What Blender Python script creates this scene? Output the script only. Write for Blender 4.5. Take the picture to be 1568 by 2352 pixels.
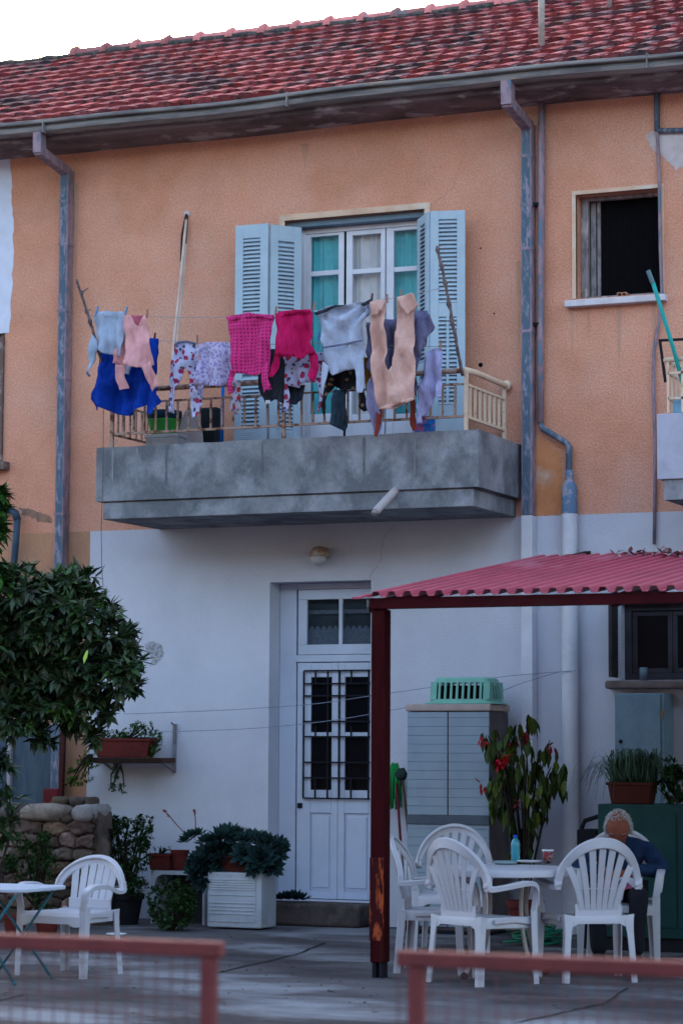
import bpy, bmesh, math, random
from mathutils import Vector as V, Matrix, noise as N
random.seed(7)
scene = bpy.context.scene
for o in list(bpy.data.objects): bpy.data.objects.remove(o)

# ------------------------------------------------------------------ camera
f_px = 5800.0; TH = math.radians(23.45); PH = math.radians(5.46); RO = math.radians(0.3)
CAM = V((21.8*math.sin(TH), -21.8*math.cos(TH), 1.46))
FW = V((-math.sin(TH)*math.cos(PH), math.cos(TH)*math.cos(PH), math.sin(PH)))
R0 = V((math.cos(TH), math.sin(TH), 0)); U0 = R0.cross(FW)
RT = math.cos(RO)*R0 + math.sin(RO)*U0; UP = -math.sin(RO)*R0 + math.cos(RO)*U0
cd = bpy.data.cameras.new('camera'); cam = bpy.data.objects.new('camera', cd)
bpy.context.collection.objects.link(cam); scene.camera = cam
M3 = Matrix((RT, UP, -FW)).transposed()
cam.matrix_world = Matrix.Translation(CAM) @ M3.to_4x4()
cd.sensor_fit = 'VERTICAL'; cd.sensor_height = 36.0; cd.sensor_width = 24.0
cd.lens = f_px/2352*36; cd.clip_end = 3000; cd.clip_start = .1
cd.dof.use_dof = True; cd.dof.focus_distance = 19.6; cd.dof.aperture_fstop = 2.6

# ------------------------------------------------------------------ world, sun, exposure
SUN_EL, SUN_AZ = 17.0, 205.0      # azimuth from the facade normal; the sun stands low behind the house
w = bpy.data.worlds.new('World'); scene.world = w; w.use_nodes = True
nt = w.node_tree; nt.nodes.clear()
sky = nt.nodes.new('ShaderNodeTexSky'); sky.sky_type = 'NISHITA'; sky.sun_disc = False
sky.sun_elevation = math.radians(SUN_EL); sky.dust_density = 4.0; sky.air_density = 1.3; sky.ozone_density = 1.5
hs = nt.nodes.new('ShaderNodeHueSaturation'); hs.inputs['Saturation'].default_value = .95
bg = nt.nodes.new('ShaderNodeBackground'); bg.inputs['Strength'].default_value = 0.13
wo = nt.nodes.new('ShaderNodeOutputWorld')
nt.links.new(sky.outputs[0], hs.inputs['Color']); nt.links.new(hs.outputs[0], bg.inputs[0]); nt.links.new(bg.outputs[0], wo.inputs[0])
sl = bpy.data.lights.new('sun', 'SUN'); sl.energy = 0.5; sl.angle = math.radians(25); sl.color = (1, .86, .74)
sun = bpy.data.objects.new('sun', sl); bpy.context.collection.objects.link(sun)
az = math.radians(SUN_AZ); el = math.radians(SUN_EL)
sdir = V((math.sin(az)*math.cos(el), -math.cos(az)*math.cos(el), math.sin(el)))
sun.rotation_euler = sdir.to_track_quat('Z', 'Y').to_euler()
sky.sun_rotation = math.atan2(sdir.x, sdir.y)
scene.view_settings.view_transform = 'Standard'; scene.view_settings.look = 'None'
scene.view_settings.exposure = 2.68; scene.view_settings.gamma = 1.0

# ------------------------------------------------------------------ measuring helpers (photo measured on a 1568 x 2352 grid)
def ray(px, py): return FW + (px-784)/f_px*RT - (py-1176)/f_px*UP
def W(px, py, Y=0.0):
    d = ray(px, py); t = (Y-CAM.y)/d.y; return CAM + d*t
def G(px, py, z=0.0):
    d = ray(px, py); t = (z-CAM.z)/d.z; return CAM + d*t
def X(px, py, Y=0.0): return W(px, py, Y).x
def Z(px, py, Y=0.0): return W(px, py, Y).z

# ------------------------------------------------------------------ materials
MATS = {}
def mat(name, c1, c2=None, scale=6, rough=.75, bump=0.0, bscale=80, metal=0, lo=.42, hi=.62, c3=None, s3=2.0, lo3=.55, hi3=.7,
        stretch=(1, 1, 1), attr=False, spec=.12, trans=0, alpha=1, fine=0.0, distort=0.0, sub=0, bdist=.01):
    if name in MATS: return MATS[name]
    m = bpy.data.materials.new(name); m.use_nodes = True; n = m.node_tree.nodes; l = m.node_tree.links
    b = n['Principled BSDF']; b.inputs['Roughness'].default_value = rough; b.inputs['Metallic'].default_value = metal
    b.inputs['Specular IOR Level'].default_value = spec
    b.inputs['Transmission Weight'].default_value = trans; b.inputs['Alpha'].default_value = alpha
    if sub: b.inputs['Subsurface Weight'].default_value = sub; b.inputs['Subsurface Scale'].default_value = .01
    tc = n.new('ShaderNodeTexCoord'); mp = n.new('ShaderNodeMapping'); mp.inputs['Scale'].default_value = stretch
    l.new(tc.outputs['Object'], mp.inputs[0])
    def nz(s, d=6, dist=0.0):
        t = n.new('ShaderNodeTexNoise'); t.inputs['Scale'].default_value = s; t.inputs['Detail'].default_value = d
        t.inputs['Distortion'].default_value = dist
        t.inputs['Roughness'].default_value = .62; l.new(mp.outputs[0], t.inputs['Vector']); return t.outputs['Fac']
    def ramp(fac, a, z):
        r = n.new('ShaderNodeMapRange'); r.inputs['From Min'].default_value = a; r.inputs['From Max'].default_value = z
        l.new(fac, r.inputs[0]); return r.outputs[0]
    def mix(fac, a, z, mode='MIX'):
        x = n.new('ShaderNodeMix'); x.data_type = 'RGBA'; x.blend_type = mode
        if isinstance(fac, float): x.inputs['Factor'].default_value = fac
        else: l.new(fac, x.inputs['Factor'])
        for s, q in ((6, a), (7, z)):
            if isinstance(q, tuple): x.inputs[s].default_value = (*q, 1)
            else: l.new(q, x.inputs[s])
        return x.outputs[2]
    col = tuple(c1)
    if c2 is None: c2 = tuple(min(1, c*.82) for c in c1)
    col = mix(ramp(nz(scale, dist=distort), lo, hi), tuple(c1), tuple(c2))
    if c3: col = mix(ramp(nz(s3, 8, distort), lo3, hi3), col, tuple(c3))
    if fine:
        fz = ramp(nz(bscale, 3), .3, .7)
        k = n.new('ShaderNodeMapRange'); k.inputs['To Min'].default_value = 1-fine; k.inputs['To Max'].default_value = 1+fine*.6
        l.new(fz, k.inputs[0]); vm = n.new('ShaderNodeVectorMath'); vm.operation = 'SCALE'
        l.new(col, vm.inputs[0]); l.new(k.outputs[0], vm.inputs['Scale']); col = vm.outputs[0]
    if attr:
        a = n.new('ShaderNodeAttribute'); a.attribute_name = 'Col'; col = mix(1.0, col, a.outputs['Color'], 'MULTIPLY')
    if isinstance(col, tuple): b.inputs['Base Color'].default_value = (*col, 1)
    else: l.new(col, b.inputs['Base Color'])
    if bump:
        bp = n.new('ShaderNodeBump'); bp.inputs['Strength'].default_value = bump; bp.inputs['Distance'].default_value = bdist
        l.new(nz(bscale, 5), bp.inputs['Height']); l.new(bp.outputs[0], b.inputs['Normal'])
    MATS[name] = m
    return m

def mat_spots(name, base, spots, scale=14, size=.32, rough=.9, seed=0.0, bump=.3, mix2=None):
    """fabric with printed spots: (colour, voronoi threshold) rings on a base"""
    if name in MATS: return MATS[name]
    m = bpy.data.materials.new(name); m.use_nodes = True; n = m.node_tree.nodes; l = m.node_tree.links
    b = n['Principled BSDF']; b.inputs['Roughness'].default_value = rough; b.inputs['Specular IOR Level'].default_value = .15
    tc = n.new('ShaderNodeTexCoord'); mp = n.new('ShaderNodeMapping'); mp.inputs['Location'].default_value = (seed, seed, seed)
    mp.inputs['Scale'].default_value = (1, 1, 1)
    sx = n.new('ShaderNodeSeparateXYZ'); cx_ = n.new('ShaderNodeCombineXYZ'); l.new(tc.outputs['Object'], sx.inputs[0]); l.new(sx.outputs[0], cx_.inputs[0]); l.new(sx.outputs[2], cx_.inputs[1])
    l.new(cx_.outputs[0], mp.inputs[0])
    wn = n.new('ShaderNodeTexNoise'); wn.inputs['Scale'].default_value = scale*2.2; l.new(mp.outputs[0], wn.inputs['Vector'])
    vm = n.new('ShaderNodeVectorMath'); vm.operation = 'MULTIPLY_ADD'; vm.inputs[1].default_value = (.016, .016, 0)
    l.new(wn.outputs['Color'], vm.inputs[0]); l.new(mp.outputs[0], vm.inputs[2])
    col = base; prev = None
    for i, (c, thr, sc, rnd) in enumerate(spots):
        vo = n.new('ShaderNodeTexVoronoi'); vo.voronoi_dimensions = '2D'; vo.inputs['Scale'].default_value = sc
        vo.inputs['Randomness'].default_value = rnd
        l.new(vm.outputs[0] if rnd > .3 else mp.outputs[0], vo.inputs['Vector'])
        mr = n.new('ShaderNodeMapRange'); mr.inputs['From Min'].default_value = thr+.05; mr.inputs['From Max'].default_value = thr-.03
        l.new(vo.outputs['Distance'], mr.inputs[0])
        x = n.new('ShaderNodeMix'); x.data_type = 'RGBA'; l.new(mr.outputs[0], x.inputs['Factor'])
        if prev is None: x.inputs[6].default_value = (*base, 1)
        else: l.new(prev, x.inputs[6])
        x.inputs[7].default_value = (*c, 1); prev = x.outputs[2]
    l.new(prev, b.inputs['Base Color'])
    m3 = n.new('ShaderNodeMapping'); m3.inputs['Scale'].default_value = (1, 1, .35); l.new(tc.outputs['Object'], m3.inputs[0])
    t3 = n.new('ShaderNodeTexNoise'); t3.inputs['Scale'].default_value = 24; t3.inputs['Detail'].default_value = 4; l.new(m3.outputs[0], t3.inputs['Vector'])
    b3 = n.new('ShaderNodeBump'); b3.inputs['Strength'].default_value = .8; b3.inputs['Distance'].default_value = .03; l.new(t3.outputs['Fac'], b3.inputs['Height']); l.new(b3.outputs[0], b.inputs['Normal'])
    MATS[name] = m
    return m

# ------------------------------------------------------------------ mesh builder
class MB:
    def __init__(s): s.v = []; s.f = []; s.mi = []; s.c = []
    def add(s, vs, fs, mi=0, col=(1, 1, 1)):
        k = len(s.v); s.v.extend(V(p) for p in vs)
        for q in fs: s.f.append([k+i for i in q]); s.mi.append(mi); s.c.append(col)
        return s
    def box(s, x0, x1, y0, y1, z0, z1, mi=0, col=(1, 1, 1)):
        return s.add([(x0,y0,z0),(x1,y0,z0),(x1,y1,z0),(x0,y1,z0),(x0,y0,z1),(x1,y0,z1),(x1,y1,z1),(x0,y1,z1)],
                     [(0,3,2,1),(4,5,6,7),(0,1,5,4),(1,2,6,5),(2,3,7,6),(3,0,4,7)], mi, col)
    def obox(s, c, a, b, d, mi=0, col=(1, 1, 1)):
        c, a, b, d = V(c), V(a), V(b), V(d)
        P = [c-a-b-d, c+a-b-d, c+a+b-d, c-a+b-d, c-a-b+d, c+a-b+d, c+a+b+d, c-a+b+d]
        return s.add(P, [(0,3,2,1),(4,5,6,7),(0,1,5,4),(1,2,6,5),(2,3,7,6),(3,0,4,7)], mi, col)
    def bar(s, p, q, w, h, up=(0, 0, 1), mi=0):
        p, q = V(p), V(q); d = (q-p)/2; u = V(up); sd = d.cross(u).normalized(); u = sd.cross(d).normalized()
        return s.obox((p+q)/2, d, sd*w/2, u*h/2, mi)
    def tube(s, pts, r, n=8, mi=0, col=(1, 1, 1), caps=True):
        pts = [V(p) for p in pts]; m = len(pts); rs = r if isinstance(r, (list, tuple)) else [r]*m
        vs = []; ref = None
        for i, p in enumerate(pts):
            d = (pts[min(i+1, m-1)]-pts[max(i-1, 0)])
            if d.length < 1e-9: d = V((0, 0, 1))
            d.normalize()
            if ref is None: ref = d.orthogonal().normalized()
            a = (ref-d*ref.dot(d))
            a = a.normalized() if a.length > 1e-6 else d.orthogonal().normalized()
            ref = a; b = d.cross(a)
            for k in range(n):
                t = 2*math.pi*k/n; vs.append(p+(a*math.cos(t)+b*math.sin(t))*rs[i])
        fs = [(i*n+k, i*n+(k+1) % n, (i+1)*n+(k+1) % n, (i+1)*n+k) for i in range(m-1) for k in range(n)]
        if caps: fs += [tuple(range(n))[::-1], tuple((m-1)*n+k for k in range(n))]
        return s.add(vs, fs, mi, col)
    def sweep(s, pts, wd, w, t, mi=0):
        """flat rounded band along pts; wd = width directions, w = widths, t = thicknesses"""
        pts = [V(p) for p in pts]; m = len(pts)
        w = w if isinstance(w, (list, tuple)) else [w]*m; t = t if isinstance(t, (list, tuple)) else [t]*m
        wd = wd if isinstance(wd, list) else [wd]*m; vs = []; n = 8
        for i, p in enumerate(pts):
            d = (pts[min(i+1, m-1)]-pts[max(i-1, 0)]).normalized()
            a = V(wd[i]); a = (a-d*a.dot(d)).normalized(); b = d.cross(a)
            W2, T2 = w[i]/2, t[i]/2; e = min(T2, W2)*.55
            for (x, y) in ((W2, -T2+e), (W2, T2-e), (W2-e, T2), (-W2+e, T2), (-W2, T2-e), (-W2, -T2+e), (-W2+e, -T2), (W2-e, -T2)):
                vs.append(p+a*x+b*y)
        fs = [(i*n+k, i*n+(k+1) % n, (i+1)*n+(k+1) % n, (i+1)*n+k) for i in range(m-1) for k in range(n)]
        fs += [tuple(range(n))[::-1], tuple((m-1)*n+k for k in range(n))]
        return s.add(vs, fs, mi)
    def sph(s, c, r, nu=12, nv=8, nz=0, nf=3, mi=0, col=(1, 1, 1)):
        c = V(c); r = V(r) if not isinstance(r, (int, float)) else V((r, r, r)); vs = []; fs = []
        for j in range(nv+1):
            ph = math.pi*j/nv
            for i in range(nu):
                th = 2*math.pi*i/nu; d = V((math.sin(ph)*math.cos(th), math.sin(ph)*math.sin(th), math.cos(ph)))
                k = 1+nz*N.noise((d*nf)+c*7) if nz else 1
                vs.append(c+V((d.x*r.x, d.y*r.y, d.z*r.z))*k)
        fs = [(j*nu+i, (j+1)*nu+i, (j+1)*nu+(i+1) % nu, j*nu+(i+1) % nu) for j in range(nv) for i in range(nu)]
        return s.add(vs, fs, mi, col)
    def lathe(s, prof, c, n=20, mi=0, sx=1, sy=1, caps=False):
        c = V(c); vs = [(c.x+r*math.cos(2*math.pi*k/n)*sx, c.y+r*math.sin(2*math.pi*k/n)*sy, c.z+z) for r, z in prof for k in range(n)]
        m = len(prof)
        fs = [(i*n+k, i*n+(k+1) % n, (i+1)*n+(k+1) % n, (i+1)*n+k) for i in range(m-1) for k in range(n)]
        if caps: fs += [tuple(range(n))[::-1], tuple((m-1)*n+k for k in range(n))]
        return s.add(vs, fs, mi)
    def frustum(s, c, a0, b0, a1, b1, h, mi=0):
        x, y, z = c
        return s.add([(x-a0,y-b0,z),(x+a0,y-b0,z),(x+a0,y+b0,z),(x-a0,y+b0,z),(x-a1,y-b1,z+h),(x+a1,y-b1,z+h),(x+a1,y+b1,z+h),(x-a1,y+b1,z+h)],
                     [(0,3,2,1),(4,5,6,7),(0,1,5,4),(1,2,6,5),(2,3,7,6),(3,0,4,7)], mi)
    def poly(s, pts2, y0, y1, mi=0):
        """outline in x,z extruded from y0 to y1"""
        n = len(pts2); vs = [(x, y0, z) for x, z in pts2]+[(x, y1, z) for x, z in pts2]
        fs = [tuple(range(n)), tuple(range(2*n-1, n-1, -1))]+[(i, i+n, (i+1) % n+n, (i+1) % n) for i in range(n)]
        return s.add(vs, fs, mi)
    def leaf(s, p, d, L, wd, up=(0, 0, 1), bend=.2, fold=.25, mi=0, col=(1, 1, 1), wide=.5):
        p = V(p); d = V(d).normalized(); u = V(up); sd = d.cross(u)
        if sd.length < .05: sd = d.orthogonal()
        sd.normalize(); u = sd.cross(d)
        q = p+d*L*wide-u*bend*L*.25; t = p+d*L-u*bend*L; e = q-u*fold*wd*.5
        q2 = p+d*L*.22; e2 = q2-u*fold*wd*.3
        vs = [p, q2+sd*wd*.36, q2-sd*wd*.36, q+sd*wd*.5, q-sd*wd*.5, t, e, e2]
        return s.add(vs, [(0, 1, 7), (0, 7, 2), (1, 3, 6, 7), (7, 6, 4, 2), (3, 5, 6), (6, 5, 4)], mi, col)
    def build(s, name, mats, parent=None, smooth=False, bevel=0, local=False, smooth_angle=None, seg=2):
        if not isinstance(mats, (list, tuple)): mats = [mats]
        org = ORG.get(parent, V((0, 0, 0))) if (parent and not local) else V((0, 0, 0))
        me = bpy.data.meshes.new(name); me.from_pydata([v-org for v in s.v], [], s.f)
        for m in mats: me.materials.append(m)
        me.polygons.foreach_set('material_index', s.mi)
        if True:
            ca = me.color_attributes.new('Col', 'FLOAT_COLOR', 'CORNER'); arr = []
            for q, c in zip(s.f, s.c): arr.extend([c[0], c[1], c[2], 1.0]*len(q))
            ca.data.foreach_set('color', arr)
        else:
            ca = None
        me.update()
        if smooth: me.shade_smooth()
        o = bpy.data.objects.new(name, me); bpy.context.collection.objects.link(o)
        if parent: o.parent = parent
        ORG[o] = org
        if bevel:
            b = o.modifiers.new('bevel', 'BEVEL'); b.width = bevel; b.segments = seg; b.limit_method = 'ANGLE'; b.angle_limit = math.radians(40)
        return o
ORG = {}
def thing(name, label, cat, loc=(0, 0, 0), group=None):
    o = bpy.data.objects.new(name, None); bpy.context.collection.objects.link(o); o.location = loc
    o.empty_display_size = .1
    o['label'] = label; o['category'] = cat
    if group: o['group'] = group
    ORG[o] = V(loc); return o
def solo(o, label, cat, group=None):
    o['label'] = label; o['category'] = cat
    if group: o['group'] = group
    return o
def struct(o): o['kind'] = 'structure'; return o
def plab(o, label): o['label'] = label; return o
def rnd(a, b): return random.uniform(a, b)
def rv(k=1):
    while True:
        p = V((rnd(-1, 1), rnd(-1, 1), rnd(-1, 1)))
        if .05 < p.length < 1: return p.normalized()*k
def gcol(k=.35, warm=0.0):
    b = 1+rnd(-k, k); return (b*(1+rnd(-.1, .25)*warm*4), b, b*(1+rnd(-.25, .1)))

# palette
ORANGE = mat('orange_stucco', (.72, .33, .228), (.61, .275, .18), scale=1.3, rough=.95, bump=1.0, bscale=62, c3=(.70, .40, .32), s3=.8, lo3=.44, hi3=.74, fine=.24, spec=.05)
WHITE_W = mat('pale_wall_paint', (.58, .58, .68), (.52, .525, .62), scale=1.1, rough=.9, bump=.5, bscale=70, fine=.07, spec=.1)
WHITE_P = mat('old_white_paint', (.64, .64, .73), (.57, .57, .66), scale=4, rough=.9, bump=.4, bscale=70, fine=.05, spec=.1)
CONC = mat('balcony_concrete', (.215, .22, .25), (.135, .14, .165), scale=2.6, rough=.9, bump=.4, bscale=40, lo=.42, hi=.58, c3=(.30, .305, .35), s3=2.4, lo3=.48, hi3=.66, fine=.12, distort=.2, spec=.1, stretch=(1.2, 1.2, 1.0))
CONC_L = mat('rim_concrete', (.36, .35, .36), (.26, .26, .28), scale=9, rough=.9, bump=.3)
CONC_D = mat('eave_concrete', (.19, .145, .155), (.10, .08, .085), scale=3, rough=.9, bump=.4, bscale=30, c3=(.34, .31, .33), s3=3.2, stretch=(.8, 1, 3), lo3=.54, hi3=.62)
GUT = mat('weathered_gutter_metal', (.26, .24, .245), (.13, .12, .13), scale=3, rough=.6, metal=.2, c3=(.40, .27, .17), s3=2.5, stretch=(.6, 2, 4), lo3=.6, hi3=.75)
PIPE = mat('peeling_blue_pipe_paint', (.085, .125, .18), (.27, .25, .33), scale=12, rough=.7, stretch=(2.4, 2.4, .8), lo=.50, hi=.60, bump=.3, bscale=30, c3=(.10, .15, .21), s3=6, lo3=.55, hi3=.62)
PIPE2 = mat('mauve_pipe_paint', (.32, .23, .28), (.19, .14, .18), scale=9, stretch=(2, 2, .8), rough=.7, c3=(.13, .18, .25), s3=9, lo3=.56, hi3=.62)
SHUT = mat('pale_blue_shutter_paint', (.40, .50, .60), (.36, .45, .55), scale=5, rough=.5, bump=.1)
WFR = mat('white_window_paint', (.66, .66, .75), (.58, .59, .68), scale=4, rough=.5)
DOORW = mat('white_door_paint', (.52, .56, .69), (.47, .51, .63), scale=3, rough=.5)
CREAM = mat('cream_band_paint', (.68, .47, .36), (.58, .38, .28), scale=4, rough=.85, bump=.3, c3=(.66, .56, .5), s3=3)
GLASS = mat('window_glass', (.05, .07, .08), rough=.03, alpha=.12, spec=.5)
DGLASS = mat('dark_window_glass', (.002, .003, .006), rough=.3, spec=.1)
TEAL = mat('teal_curtain', (.12, .58, .66), (.07, .44, .52), scale=3, rough=.8)
LCURT = mat('pale_curtain', (.80, .76, .80), (.62, .60, .66), scale=3, rough=.85)
NET = mat('lace_curtain', (.10, .13, .18), (.07, .095, .135), scale=20, rough=.9)
DARK = mat('dark_interior', (.006, .006, .009), rough=.95, spec=0)
BLACKM = mat('black_iron', (.012, .012, .018), rough=.6)
RUST = mat('rusty_rail_paint', (.38, .26, .22), (.16, .07, .05), scale=14, rough=.8, lo=.50, hi=.58, bump=.4, bscale=60)
RUSTC = mat('cream_rail_paint', (.68, .52, .40), (.5, .33, .24), scale=14, rough=.7, lo=.55, hi=.68, bump=.2)
PLAST = mat('white_plastic', (.46, .45, .52), (.41, .40, .47), scale=3, rough=.42, spec=.4, sub=.0)
TERRA = mat('terracotta_plastic', (.13, .022, .020), (.09, .017, .016), scale=8, rough=.7)
WOODD = mat('dark_old_wood', (.05, .03, .028), (.10, .05, .04), scale=8, rough=.9, stretch=(1, 6, 6), bump=.4)
SOIL = mat('soil', (.02, .014, .012), rough=1)
MAROON = mat('maroon_steel_paint', (.050, .005, .009), (.034, .004, .007), scale=6, rough=.5, c3=(.05, .012, .012), s3=3, spec=.05)
LEAFD = mat('citrus_leaf', (.034, .060, .026), (.023, .043, .020), scale=30, rough=.42, attr=True, spec=.45)
LEAFG = mat('mid_green_leaf', (.030, .066, .024), (.020, .046, .017), scale=30, rough=.5, attr=True)
LEAFJ = mat('succulent_leaf', (.025, .058, .060), (.018, .045, .05), scale=20, rough=.55, attr=True)
BARK = mat('bark', (.03, .023, .018), (.018, .014, .012), scale=30, rough=.95, bump=.5)

# ================================================================== SETTING: ground
gm = MB()
gx = [-260, -60, -12, 14, 60, 260]; gy = [-260, -60, -24, 8, 60, 300]
for i in range(5):
    for j in range(5):
        gm.add([(gx[i],gy[j],0),(gx[i+1],gy[j],0),(gx[i+1],gy[j+1],0),(gx[i],gy[j+1],0)], [(0,1,2,3)])
GROUND = mat('yard_concrete', (.11, .10, .112), (.05, .043, .05), scale=.9, rough=.9, bump=.3, bscale=60, lo=.42, hi=.6, c3=(.22, .22, .25), s3=.6, lo3=.50, hi3=.62, stretch=(.8, 1.3, 1), fine=.14, distort=.2, spec=.12)
struct(gm.build('ground', GROUND))
# cracks and a raised older slab near the house
def crack(pts, w=.012):
    P = [G(*p) for p in pts]; vs = []; 
    for i, p in enumerate(P):
        d = (P[min(i+1, len(P)-1)]-P[max(i-1, 0)]).normalized(); s_ = V((-d.y, d.x, 0))*w*rnd(.5, 1.3)
        vs += [V((p.x, p.y, .004))+s_, V((p.x, p.y, .004))-s_]
    return vs
def sub(pts, n=7, j=3):
    out = []
    for a, b in zip(pts, pts[1:]):
        for k in range(n): t = k/n; out.append((a[0]+(b[0]-a[0])*t+rnd(-j, j), a[1]+(b[1]-a[1])*t+rnd(-j*.35, j*.35)))
    return out+[pts[-1]]
ck = MB()
for line in ([(490, 2238), (600, 2212), (690, 2190), (745, 2166)], [(1180, 2350), (1280, 2330), (1390, 2304), (1440, 2270)], [(0, 2300), (60, 2285)]):
    vs = crack(sub(line)); n = len(vs)//2
    ck.add(vs, [(2*i, 2*i+1, 2*i+3, 2*i+2) for i in range(n-1)])
struct(ck.build('ground_crack', mat('crack_dirt', (.03, .028, .03), rough=1)))

# ================================================================== THE HOUSE
house = thing('row_house', 'orange two storey row house with red tiled roof, pale lower wall and concrete balcony', 'house', (0, 0, 0))
XL, XR = -7.0, 8.0; ZP = 3.45; XW = -2.475
zt = 7.02
def wall_grid(x0, x1, z0, z1, holes, matfn, name, mats, y=0.0, parent=house):
    xs = sorted({x0, x1, *[h[0] for h in holes], *[h[1] for h in holes]}); zs = sorted({z0, z1, *[h[2] for h in holes], *[h[3] for h in holes]})
    xs = [x for x in xs if x0 <= x <= x1]; zs = [z for z in zs if z0 <= z <= z1]
    m = MB()
    for i in range(len(xs)-1):
        for j in range(len(zs)-1):
            cx, cz = (xs[i]+xs[i+1])/2, (zs[j]+zs[j+1])/2
            if any(h[0] < cx < h[1] and h[2] < cz < h[3] for h in holes): continue
            m.add([(xs[i],y,zs[j]),(xs[i+1],y,zs[j]),(xs[i+1],y,zs[j+1]),(xs[i],y,zs[j+1])], [(0,1,2,3)])
    for h in holes:
        a, b, c, d = max(h[0], x0), min(h[1], x1), max(h[2], z0), min(h[3], z1)
        if a >= b or c >= d: continue
        D = h[4]
        m.add([(h[0],y,c),(h[0],y,d),(h[0],y+D,d),(h[0],y+D,c)], [(0,1,2,3)])
        m.add([(h[1],y,c),(h[1],y,d),(h[1],y+D,d),(h[1],y+D,c)], [(3,2,1,0)])
        if h[3] <= z1: m.add([(h[0],y,h[3]),(h[1],y,h[3]),(h[1],y+D,h[3]),(h[0],y+D,h[3])], [(0,1,2,3)])
        if h[2] >= z0: m.add([(h[0],y,h[2]),(h[1],y,h[2]),(h[1],y+D,h[2]),(h[0],y+D,h[2])], [(3,2,1,0)])
    return m.build(name, mats, parent)
# openings (x0,x1,z0,z1,depth)
BD = (X(655, 510), X(975, 490), 3.62, Z(784, 497), .22)                 # balcony door
RW = (X(1322, 560), X(1515, 560), Z(1420, 680), Z(1420, 440), .24)      # upper right window
FD = (X(616, 1800), X(850, 1800), .20, 2.947, .25)                      # front door
LW = (X(1425, 1480), X(1425, 1480)+1.15, Z(1480, 1562), Z(1480, 1385), .22)  # lower right window
LN = (-4.6, X(10, 900), Z(5, 1062), Z(5, 600), .2)                      # neighbour's window at the left edge
RD = (X(1590, 700), X(1590, 700)+1.1, 3.62, 6.1, .22)                   # neighbour's balcony door right of the frame
wall_grid(XL, XR, ZP, zt, [BD, RW, LN, RD], None, 'upper_wall', ORANGE)
wall_grid(XW, XR, -.1, ZP, [FD, LW], None, 'painted_lower_wall', WHITE_W)
GATE = (X(28, 1750), X(150, 1750), 0.0, Z(90, 1660), .3)
wall_grid(XL, XW, -.1, ZP, [], None, 'lower_side_wall', mat('old_side_plaster', (.50, .26, .16), (.36, .20, .15), scale=1.6, rough=.95, bump=.6, bscale=70, c3=(.24, .19, .18), s3=1.2, lo3=.56, hi3=.68, fine=.15, spec=.05))
# dark rooms behind the openings so that nothing shows through the panes
rm = MB()
for h in (BD, RW, FD, LW, LN, RD):
    rm = MB(); rm.box(h[0]-.3, h[1]+.3, h[4]+.005, h[4]+1.2, h[2]-.1, h[3]+.1); rm.f = [f for f in rm.f if f != [0, 1, 5, 4]]; rm.mi = rm.mi[:5]; rm.c = rm.c[:5]
    x0_, x1_, z0_, z1_, yy_ = h[0]-.3, h[1]+.3, h[2]-.1, h[3]+.1, h[4]+.005
    for a, b_, c, d in ((x0_, h[0], z0_, z1_), (h[1], x1_, z0_, z1_), (h[0], h[1], z0_, h[2]), (h[0], h[1], h[3], z1_)): rm.add([(a, yy_, c), (b_, yy_, c), (b_, yy_, d), (a, yy_, d)], [(0, 1, 2, 3)])
    rm.build('room_interior', DARK, house)
# ragged paint patches, a few mm proud
def patch(pts, name, m, Y=-.003, j=2.2, n=6, parent=house):
    P = []
    q = list(pts)
    for a, b in zip(q, q[1:]+q[:1]):
        for k in range(n):
            t = k/n; P.append((a[0]+(b[0]-a[0])*t+(rnd(-j, j) if k else 0), a[1]+(b[1]-a[1])*t+(rnd(-j, j) if k else 0)))
    vs = [W(x, y, Y) for x, y in P]
    return MB().add(vs, [tuple(range(len(vs)))[::-1]]).build(name, m, parent)
WP = mat('whitewash_patch', (.66, .68, .84), (.60, .62, .76), scale=6, rough=.9, bump=.4)
patch([(-60, 352), (24, 362), (30, 480), (32, 590), (22, 765), (-60, 775)], 'paint_patch', WP, n=9)
PP = mat('bare_plaster', (.60, .52, .55), (.48, .40, .42), scale=6, rough=.95, bump=.5)
patch([(1483, 308), (1500, 300), (1513, 305), (1560, 300), (1640, 300), (1640, 365), (1575, 372), (1552, 392), (1535, 372), (1512, 350), (1497, 345)], 'plaster_patch', PP, j=3)
RAW = mat('damp_orange_paint', (.60, .25, .12), (.52, .20, .09), scale=4, rough=.9, bump=.5, bscale=70, c3=(.55, .36, .28), s3=3.5, lo3=.5, hi3=.62)
patch([(1227, 1000), (1250, 1010), (1285, 1040), (1290, 1095), (1288, 1184), (1226, 1184)], 'damp_paint_patch', RAW, j=3)
patch([(332, 1480), (352, 1473), (372, 1482), (374, 1505), (362, 1520), (345, 1530), (350, 1512), (338, 1500)], 'crumbling_plaster', mat('crumbly', (.40, .40, .46), (.25, .24, .27), scale=30, rough=1, bump=1, bscale=60, lo=.5, hi=.55), j=3)
ST = mat('damp_stain', (.20, .13, .11), (.38, .2, .14), scale=9, rough=1, bump=.5, lo=.4, hi=.6)
patch([(40, 1168), (80, 1172), (118, 1190), (118, 1200), (95, 1198), (60, 1184)], 'damp_stain', ST, j=4)

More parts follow.
